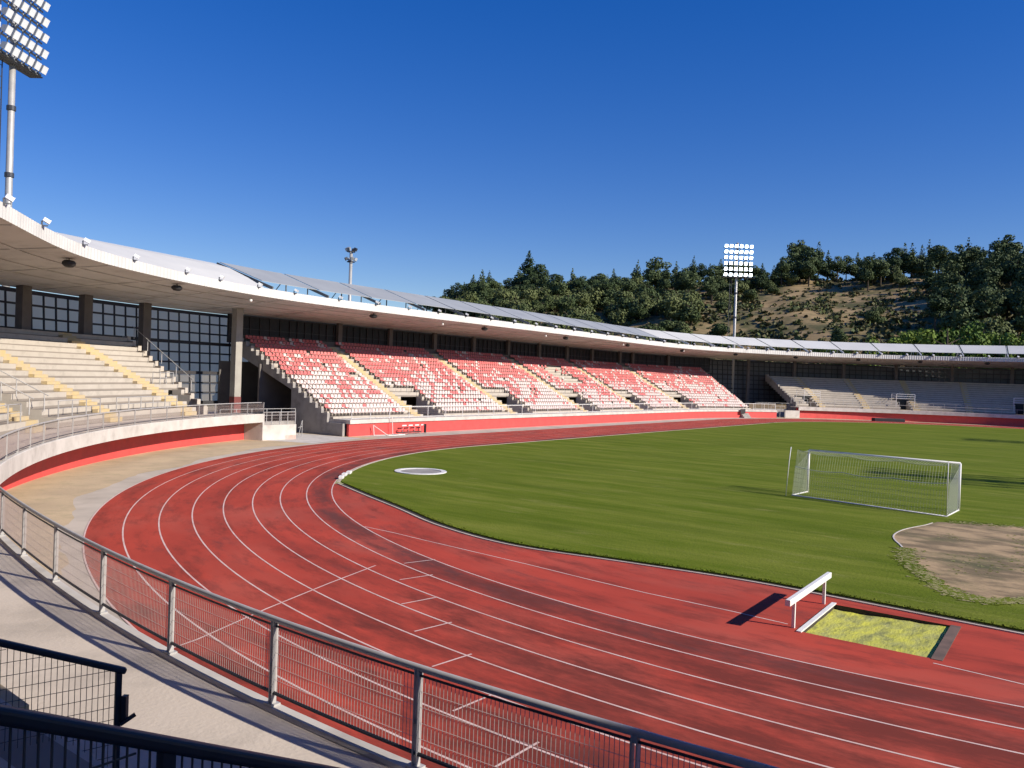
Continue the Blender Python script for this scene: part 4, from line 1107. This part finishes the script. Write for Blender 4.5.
for i in range(NV+1):
    mb.tube([back(i/NV, j/NH) for j in range(NH+1)], 0.006, 3, 1 if i % 1 == 0 else 0, False)
for j in range(1, NH):
    mb.tube([back(i/29, j/NH) for i in range(30)], 0.005, 3, 1, False)
mb.tube([back(i/60, 0.42) for i in range(61)], 0.018, 5, 0, False)
for sx in (0.0, 1.0):
    p0 = (PL if sx == 0 else PR)
    for i in range(1, 13):
        k = i/13
        zt = 0; a = back(sx, 0.42*k); b = (PL.lerp(BL, k) if sx == 0 else PR.lerp(BR, k))+Z*0.05
        mb.tube([a, a.lerp(b, 0.5), b], 0.007, 3, 0, False)
    for j in range(1, 15):
        z = GH*j/15
        e = back(sx, 0.42+0.58*(1-min(1, z/2.45))) if z < 2.4 else back(sx, 0.42)
        mb.tube([p0+Z*z, Vector((e.x, e.y, min(z, e.z)))], 0.006, 3, 0, False)
mb.build('net', [M['net'], M['netback']], t)

# ================================================================== SMALL THINGS
t = thing('hurdle_stack', (4.6, 50.6, 0), 'white and black hurdles stacked against the red wall', 'hurdles')
for k in range(4):
    mb = MB(); x = 4.3+0.9*k
    mb.tube([(x, 50.1, 0.02), (x, 50.9, 0.02), (x, 50.9, 0.8)], 0.025, 6); mb.build('frame', M['rail'], t)
mb = MB()
for k in range(4): mb.box((4.5+0.95*k, 50.86, 0.85), (0.62, 0.04, 0.12)); 
mb.build('cross_bar', M['white'], t)
mb = MB()
for k in range(4): mb.box((4.1+0.85*k, 50.80, 0.62), (0.30, 0.04, 0.10), 0.3)
mb.box((4.6, 50.3, 0.22), (3.6, 0.25, 0.10))
mb.build('base_bar', M['black'], t)
mb = MB(); mb.box((7.4, 50.6, 0.5), (0.12, 0.25, 0.9)); mb.build('upright', M['black'], t)
t = thing('small_goal_frame', (1.4, 50.4, 0), 'small open white frame standing against the red wall beside the hurdles', 'frame')
mb = MB(); mb.tube([(0.3, 50.9, 0), (0.15, 50.9, 1.0)], 0.035, 6); mb.tube([(2.9, 50.9, 0), (2.75, 50.9, 1.75)], 0.035, 6)
mb.tube([(0.3, 50.9, 0), (1.2, 49.8, 0.03), (3.6, 49.9, 0.03), (2.9, 50.9, 0)], 0.04, 6); mb.tube([(0.15, 50.9, 1.0), (1.1, 49.85, 0.05)], 0.03, 6); mb.build('frame', M['white'], t)
t = thing('landing_mat', (118.6, 26.6, 0), 'dark covered landing mat lying by the far bend of the track', 'mat')
mb = MB(); a = math.atan2(24.3-28.75, 119.97-117.18)
mx = Matrix.Rotation(a, 3, 'Z')
pr = [(-0.9, 0), (-0.9, 0.5), (-0.8, 0.62), (0.8, 0.62), (0.9, 0.5), (0.9, 0)]
mb.grid([[Vector((118.6, 26.6, 0))+mx@Vector((x, y, z)) for y, z in pr] for x in (-2.9, -1.4, 0, 1.4, 2.9)])
for x in (-2.9, 2.9):
    o = len(mb.v); mb.v += [tuple(Vector((118.6, 26.6, 0))+mx@Vector((x, y, z))) for y, z in pr]; mb.face(range(o, o+6))
mb.build('cover', M['blue'], t)
for k, (x, y, lab) in enumerate(((-22.5, 30.15, 'white kerb block farthest along the bend inside the track'), (-23.37, 29.6, 'white kerb block in the middle of the three by the grass'), (-24.35, 28.8, 'white kerb block nearest the camera of the three by the grass'))):
    mb = MB(); mb.box((x, y, 0.10), (0.62, 0.26, 0.16), math.atan2(x, -y)+PI); bb = mb.build('kerb_block', M['white'])
    bv = bb.modifiers.new('soft', 'BEVEL'); bv.width = 0.025; bv.segments = 2
    tag(bb, lab, 'kerb block', 'white kerb blocks by the grass')

# two dark railings close to the camera
def near_rail(label, a, b, h, npost, d_wire, rr_, horiz, ext_mesh=1.3, rect=(0.07, 0.055)):
    a = Vector(a); b = Vector(b)
    t = thing('stair_railing', (b.x, b.y, b.z-h), label, 'railing')
    mb = MB(); mb.bar(a, b+(b-a).normalized()*0.04, rect[0], rect[1]); ob = mb.build('top_rail', M['railshade'], t)
    bv = ob.modifiers.new('soft', 'BEVEL'); bv.width = 0.018; bv.segments = 3
    for i in range(npost):
        q = b.lerp(a, i/max(1, npost-1)*0.97+0.015); mb = MB(); mb.box((q.x, q.y, q.z-h/2), (0.05, 0.05, h), math.atan2(b.y-a.y, b.x-a.x)); mb.build('post', M['railshade'], t)
    mb = MB(); L_ = math.hypot(b.x-a.x, b.y-a.y); n = int(L_/d_wire)
    for i in range(1, n):
        q = b.lerp(a, i/n); mb.tube([(q.x, q.y, q.z-h), (q.x, q.y, q.z-0.02)], rr_, 4, 0, False)
    z0 = min(a.z, b.z)-h
    k = 0
    while k < 40:
        z = max(a.z, b.z)-0.08-horiz*k; k += 1
        if z < z0: break
        # horizontal wire from where the sloping rail is above it
        s0 = 0.0
        pts = []
        for i in range(21):
            q = a.lerp(b, i/20)
            if q.z-0.02 > z > q.z-h: pts.append((q.x, q.y, z))
        if len(pts) > 1: mb.tube([pts[0], pts[-1]], rr_, 4, 0, False)
    mb.build('wire_mesh', M['wiredark'], t)
    return t
d1 = Vector((-52.44+53.32, 1.35-1.62, 3.35-3.75))
A1 = Vector((-53.32, 1.62, 3.75))-d1*0.6; B1 = Vector((-52.44, 1.35, 3.35))
t = near_rail('dark stair railing with thin vertical wires ending at a post above the walkway', A1, B1, 1.1, 2, 0.045, 0.003, 0.11)
mb = MB(); mb.box((B1.x+0.015, B1.y-0.045, B1.z-0.34), (0.05, 0.045, 0.24), 0.6); mb.bar((B1.x-0.03, B1.y-0.06, B1.z-0.46), (B1.x+0.09, B1.y-0.09, B1.z-0.40), 0.025, 0.03); mb.build('latch', M['railshade'], t)
A2 = Vector((-55.18, -2.81, 4.95)); B2 = Vector((-53.45, -2.89, 4.08))
A2 = A2-(B2-A2)*0.35
near_rail('shaded dark blue railing nearest the camera with closely spaced bars', A2, B2, 1.0, 3, 0.042, 0.0045, 0.5)

# ================================================================== HILL AND TREES
EL = [(-80, 0.0), (300, 0.0), (360, 0.02), (400, 0.048), (425, 0.074), (480, 0.093), (530, 0.104), (600, 0.100), (650, 0.114), (700, 0.120), (750, 0.122), (800, 0.127), (850, 0.127), (900, 0.128), (960, 0.130), (1024, 0.134), (1150, 0.136), (1400, 0.13), (1700, 0.06)]
def az_of(px): return yaw-math.atan((px-512)/810.55)
ELA = [(az_of(p), e) for p, e in EL]
def elev(az):
    for (a0_, e0), (a1_, e1) in zip(ELA, ELA[1:]):
        if a1_ <= az <= a0_:
            t_ = (a0_-az)/(a0_-a1_); return e0+(e1-e0)*sst(t_)
    return ELA[0][1] if az > ELA[0][0] else ELA[-1][1]
def vnoise(x, y):
    a, b = math.floor(x), math.floor(y); fx, fy = sst(x-a), sst(y-b)
    h = lambda i, j: random.Random(int(i)*73856093 ^ int(j)*19349663).random()
    return (h(a, b)*(1-fx)+h(a+1, b)*fx)*(1-fy)+(h(a, b+1)*(1-fx)+h(a+1, b+1)*fx)*fy
DR = 385.0
def hz(az, D):
    e = elev(az); s_ = (D-208)/(DR-208)
    if s_ <= 0: return -0.5
    if s_ <= 1: z = DR*e*(s_**0.9)+6*sst(s_*2)
    else: z = DR*e+6+(D-DR)*(-0.02)-max(0, D-440)*0.12
    x, y = CAMC.x+D*math.cos(az), CAMC.y+D*math.sin(az)
    return z+(vnoise(x/28, y/28)-0.5)*5*min(1, s_*2)*min(1, e/0.05)+(vnoise(x/9+50, y/9)-0.5)*1.4*min(1, s_*2)
mb = MB(); rows = []
azs = [az_of(-80)-k*(az_of(-80)-az_of(1700))/150 for k in range(151)]
Ds = [206+5*k for k in range(44)]+[440, 480, 560, 700]
for az in azs: rows.append([(CAMC.x+D*math.cos(az), CAMC.y+D*math.sin(az), hz(az, D)) for D in Ds])
mb.grid(rows); tag(mb.build('hill', M['hill'], None, True), kind='structure')

def crown_mesh(name, lobes, nleaf, size, m, seed, flat=0.0):
    rn = random.Random(seed); mb = MB()
    tot = sum(a[3]*a[4]*a[5] for a in lobes)
    for (x, y, z, rx, ry, rz_) in lobes:
        n = max(12, int(nleaf*rx*ry*rz_/tot))
        for k in range(n):
            while True:
                v = Vector((rn.uniform(-1, 1), rn.uniform(-1, 1), rn.uniform(-1, 1)))
                if 0.05 < v.length < 1: break
            v = v.normalized()*(v.length**0.45)*rn.uniform(0.82, 1.08)
            c = Vector((x+v.x*rx, y+v.y*ry, z+v.z*rz_))
            nrm = (v.normalized()+Vector((rn.uniform(-1, 1), rn.uniform(-1, 1), rn.uniform(-0.6, 1)))*0.8).normalized()
            a = nrm.orthogonal().normalized(); b = nrm.cross(a)
            t_ = rn.uniform(0, 2*PI); a, b = a*math.cos(t_)+b*math.sin(t_), b*math.cos(t_)-a*math.sin(t_)
            s_ = size*rn.uniform(0.6, 1.35)
            mb.add([c-a*s_-b*s_*0.5, c+a*s_*0.9-b*s_*0.45, c+a*s_*0.5+b*s_*0.8, c-a*s_*0.7+b*s_*0.7], [(0, 1, 2, 3)])
    o = mb.build(name, m); return o
def make_tree(kind, seed):
    rn = random.Random(seed)
    lobes = []; 
    if kind == 'pine':
        H = 12.0
        for k in range(9):
            f = k/8; z = 3.0+(H-3.6)*f; R_ = 3.0*(1-f)**0.75*rn.uniform(0.8, 1.15)+0.55
            for j in range(3 if f < 0.7 else 1):
                a = rn.uniform(0, 2*PI); d = R_*0.45 if f < 0.7 else 0
                lobes.append((d*math.cos(a), d*math.sin(a), z+rn.uniform(-.4, .4), R_*0.72, R_*0.72, 0.95))
        n, s_, m, lab = 2000, 0.27, M['pine'], 'pine_tree'
    elif kind == 'spread':
        H = 11.0
        for k in range(9):
            a = rn.uniform(0, 2*PI); d = rn.uniform(0.3, 2.9); z = rn.uniform(4.6, 9.6)
            q = rn.uniform(1.3, 2.2); lobes.append((d*math.cos(a), d*math.sin(a), z, q*1.15, q*1.15, q*0.75))
        lobes.append((0, 0, 9.9, 1.6, 1.6, 1.1))
        n, s_, m, lab = 2000, 0.27, M['pine'], 'pine_tree'
    elif kind == 'olive':
        H = 6.5
        for k in range(8):
            a = rn.uniform(0, 2*PI); d = rn.uniform(0.2, 2.2); z = rn.uniform(1.8, 5.0)
            q = rn.uniform(1.1, 1.9); lobes.append((d*math.cos(a), d*math.sin(a), z, q*1.2, q*1.2, q*0.9))
        n, s_, m, lab = 1700, 0.25, M['olive'], 'broadleaf_tree'
    else:
        H = 8.0
        for k in range(11):
            a = rn.uniform(0, 2*PI); d = rn.uniform(0.2, 2.5); z = rn.uniform(1.6, 6.6)
            q = rn.uniform(1.0, 1.7); lobes.append((d*math.cos(a), d*math.sin(a), z, q, q, q*1.1))
        n, s_, m, lab = 2200, 0.21, M['bright'], 'green_tree'
    t = thing(lab, (0, 0, 0), 'tree', 'tree')
    mb = MB(); bend = rn.uniform(-.4, .4)
    mb.tube([(0, 0, -1.0), (bend*0.4, 0, H*0.3), (bend, bend*0.5, H*0.65), (bend*0.8, 0, H*0.9)], [0.32, 0.24, 0.14, 0.04], 6)
    for k in range(5):
        a = rn.uniform(0, 2*PI); z = H*rn.uniform(0.3, 0.65); L_ = rn.uniform(1.2, 2.4)
        mb.tube([(bend*0.7, 0, z), (bend*0.7+L_*math.cos(a), L_*math.sin(a), z+L_*0.5)], [0.11, 0.03], 4)
    build_local(mb, 'trunk', M['trunk'], t)
    c = crown_mesh('crown', lobes, n, s_, m, seed+5); c.parent = t
    return t
kinds = {k: [make_tree(k, 100*i+j) for j in range(4)] for i, k in enumerate(('pine', 'spread', 'olive', 'bright'))}
first_used = set()
LABS = {('pine', 'ridge'): ('dark conifer standing on the skyline of the hill', 'dark conifers along the skyline'),
        ('spread', 'ridge'): ('dark spreading pine standing on the skyline of the hill', 'spreading pines along the skyline'),
        ('pine', 'slope'): ('dark conifer growing on the shaded slope of the hill', 'dark conifers on the slope'),
        ('spread', 'slope'): ('dark spreading pine growing on the slope of the hill', 'spreading pines on the slope'),
        ('olive', 'slope'): ('olive green bushy tree growing on the dry slope', 'olive green trees on the slope'),
        ('bright', 'foot'): ('bright green leafy tree showing just above the white roof sheets', 'bright green trees above the far roof')}
def put(kind, zone, az, D, sc):
    k = rnt.randrange(4); src = kinds[kind][k]
    if (kind, k) in first_used: o = copy_tree(src)
    else: o = src; first_used.add((kind, k))
    o.location = (CAMC.x+D*math.cos(az), CAMC.y+D*math.sin(az), hz(az, D)-0.3)
    o.rotation_euler = (0, 0, rnt.uniform(0, 2*PI)); o.scale = (sc*rnt.uniform(0.9, 1.2), sc*rnt.uniform(0.9, 1.2), sc*rnt.uniform(0.9, 1.15))
    lab, grp = LABS[(kind, zone)]; tag(o, lab, 'tree', grp)
rnt = random.Random(5)
# skyline
px = 424
while px < 1150:
    left = px < 690
    D = rnt.uniform(368, 402)
    kd = 'pine' if rnt.random() < (0.62 if left or px > 860 else 0.4) else 'spread'
    sc = rnt.uniform(0.8, 1.15) if left else rnt.uniform(0.9, 1.3)
    if px < 455: sc *= 0.8
    if 690 < px < 775: sc *= 0.72
    put(kd, 'ridge', az_of(px), D, sc); px += rnt.uniform(6.0, 11.0)
put('pine', 'ridge', az_of(525), 376, 1.6); put('spread', 'ridge', az_of(652), 372, 1.6); put('spread', 'ridge', az_of(803), 376, 1.5)
put('spread', 'ridge', az_of(795), 384, 1.35); put('spread', 'ridge', az_of(1003), 372, 1.55); put('pine', 'ridge', az_of(907), 376, 1.3)
# bare places on the slope, as (azimuth, elevation) ellipses
BARE = [(803, 291, 24, 8), (845, 287, 16, 7), (880, 293, 24, 7), (905, 306, 22, 6), (800, 318, 28, 8), (742, 326, 20, 7), (600, 318, 13, 6), (655, 320, 13, 8), (700, 330, 18, 8), (776, 305, 16, 9), (850, 306, 22, 8), (820, 330, 18, 8), (950, 314, 16, 4)]
def scr(az, D, dz=0.0):
    v = Vector((CAMC.x+D*math.cos(az), CAMC.y+D*math.sin(az), hz(az, D)+dz))-CAMC
    d_ = v.dot(fw); return 512+810.55*v.dot(rr)/d_, 384-810.55*v.dot(uu)/d_
def is_bare(az, D, dz, k=1.0):
    x, y = scr(az, D, dz)
    return any(((x-a)/(c*k))**2+((y-b)/(d_*k))**2 < 1 for a, b, c, d_ in BARE)
cnt = 0; tries = 0; placed = []
while cnt < 250 and tries < 9000:
    tries += 1
    px = rnt.uniform(432, 720) if rnt.random() < 0.58 else rnt.uniform(700, 1090); D = math.sqrt(rnt.uniform(232**2, 372**2)); az = az_of(px)
    x, y = scr(az, D)
    dark = px > 915 and D > 262
    if is_bare(az, D, 2.0, 1.0) or is_bare(az, D, 5.0, 0.9) and rnt.random() < 0.85: continue
    if 690 < px < 930 and D < 335 and rnt.random() < 0.62: continue
    pt = (CAMC.x+D*math.cos(az), CAMC.y+D*math.sin(az))
    if any((pt[0]-q[0])**2+(pt[1]-q[1])**2 < 12 for q in placed): continue
    placed.append(pt)
    if dark: put('pine' if rnt.random() < 0.6 else 'spread', 'slope', az, D, rnt.uniform(0.95, 1.35))
    elif D > 330 and rnt.random() < 0.6: put('spread' if rnt.random() < 0.6 else 'pine', 'slope', az, D, rnt.uniform(0.9, 1.25))
    else: put('olive', 'slope', az, D, rnt.uniform(1.0, 1.7)*(0.65 if 690 < px < 930 else 1))
    cnt += 1
for px, D, sc in ((846, 232, 1.25), (862, 229, 1.4), (878, 235, 1.35), (892, 231, 1.1), (905, 240, 1.3), (932, 235, 1.75), (946, 230, 1.8), (958, 236, 1.6), (970, 231, 1.55), (984, 234, 1.4), (998, 230, 1.4), (1016, 233, 1.35), (1035, 235, 1.6), (1060, 232, 1.6), (826, 236, 1.0)):
    put('bright', 'foot', az_of(px), D, sc)
# low scrub
mb = MB(); rs2 = random.Random(3)
for k in range(4200):
    px = rs2.uniform(430, 1080); D = rs2.uniform(225, 395); az = az_of(px)
    b_ = is_bare(az, D, 0.4)
    if b_ and rs2.random() < 0.45: continue
    x, y, z = CAMC.x+D*math.cos(az), CAMC.y+D*math.sin(az), hz(az, D)
    q = rs2.uniform(0.5, 1.5)*(0.6 if b_ else 1)
    for j in range(16):
        v = Vector((rs2.gauss(0, .5), rs2.gauss(0, .5), abs(rs2.gauss(0, .45))))
        c = Vector((x, y, z))+v*q; nrm = Vector((rs2.gauss(0, 1), rs2.gauss(0, 1), rs2.gauss(0.4, 1))).normalized(); a = nrm.orthogonal().normalized(); b = nrm.cross(a)
        s_ = 0.32*q+0.1
        mb.add([c-a*s_-b*s_, c+a*s_-b*s_*0.8, c+a*s_*0.8+b*s_, c-a*s_+b*s_*0.7], [(0, 1, 2, 3)], 0 if rs2.random() < 0.6 else 1)
o = mb.build('hillside_scrub', [M['scrub'], M['olive']]); tag(o, 'low dry scrub covering the hillside between the trees', 'scrub', kind='stuff')
# remove tree prototypes that were never placed
for k, l_ in kinds.items():
    for i, o in enumerate(l_):
        if (k, i) not in first_used:
            for c in list(o.children): bpy.data.objects.remove(c)
            bpy.data.objects.remove(o)
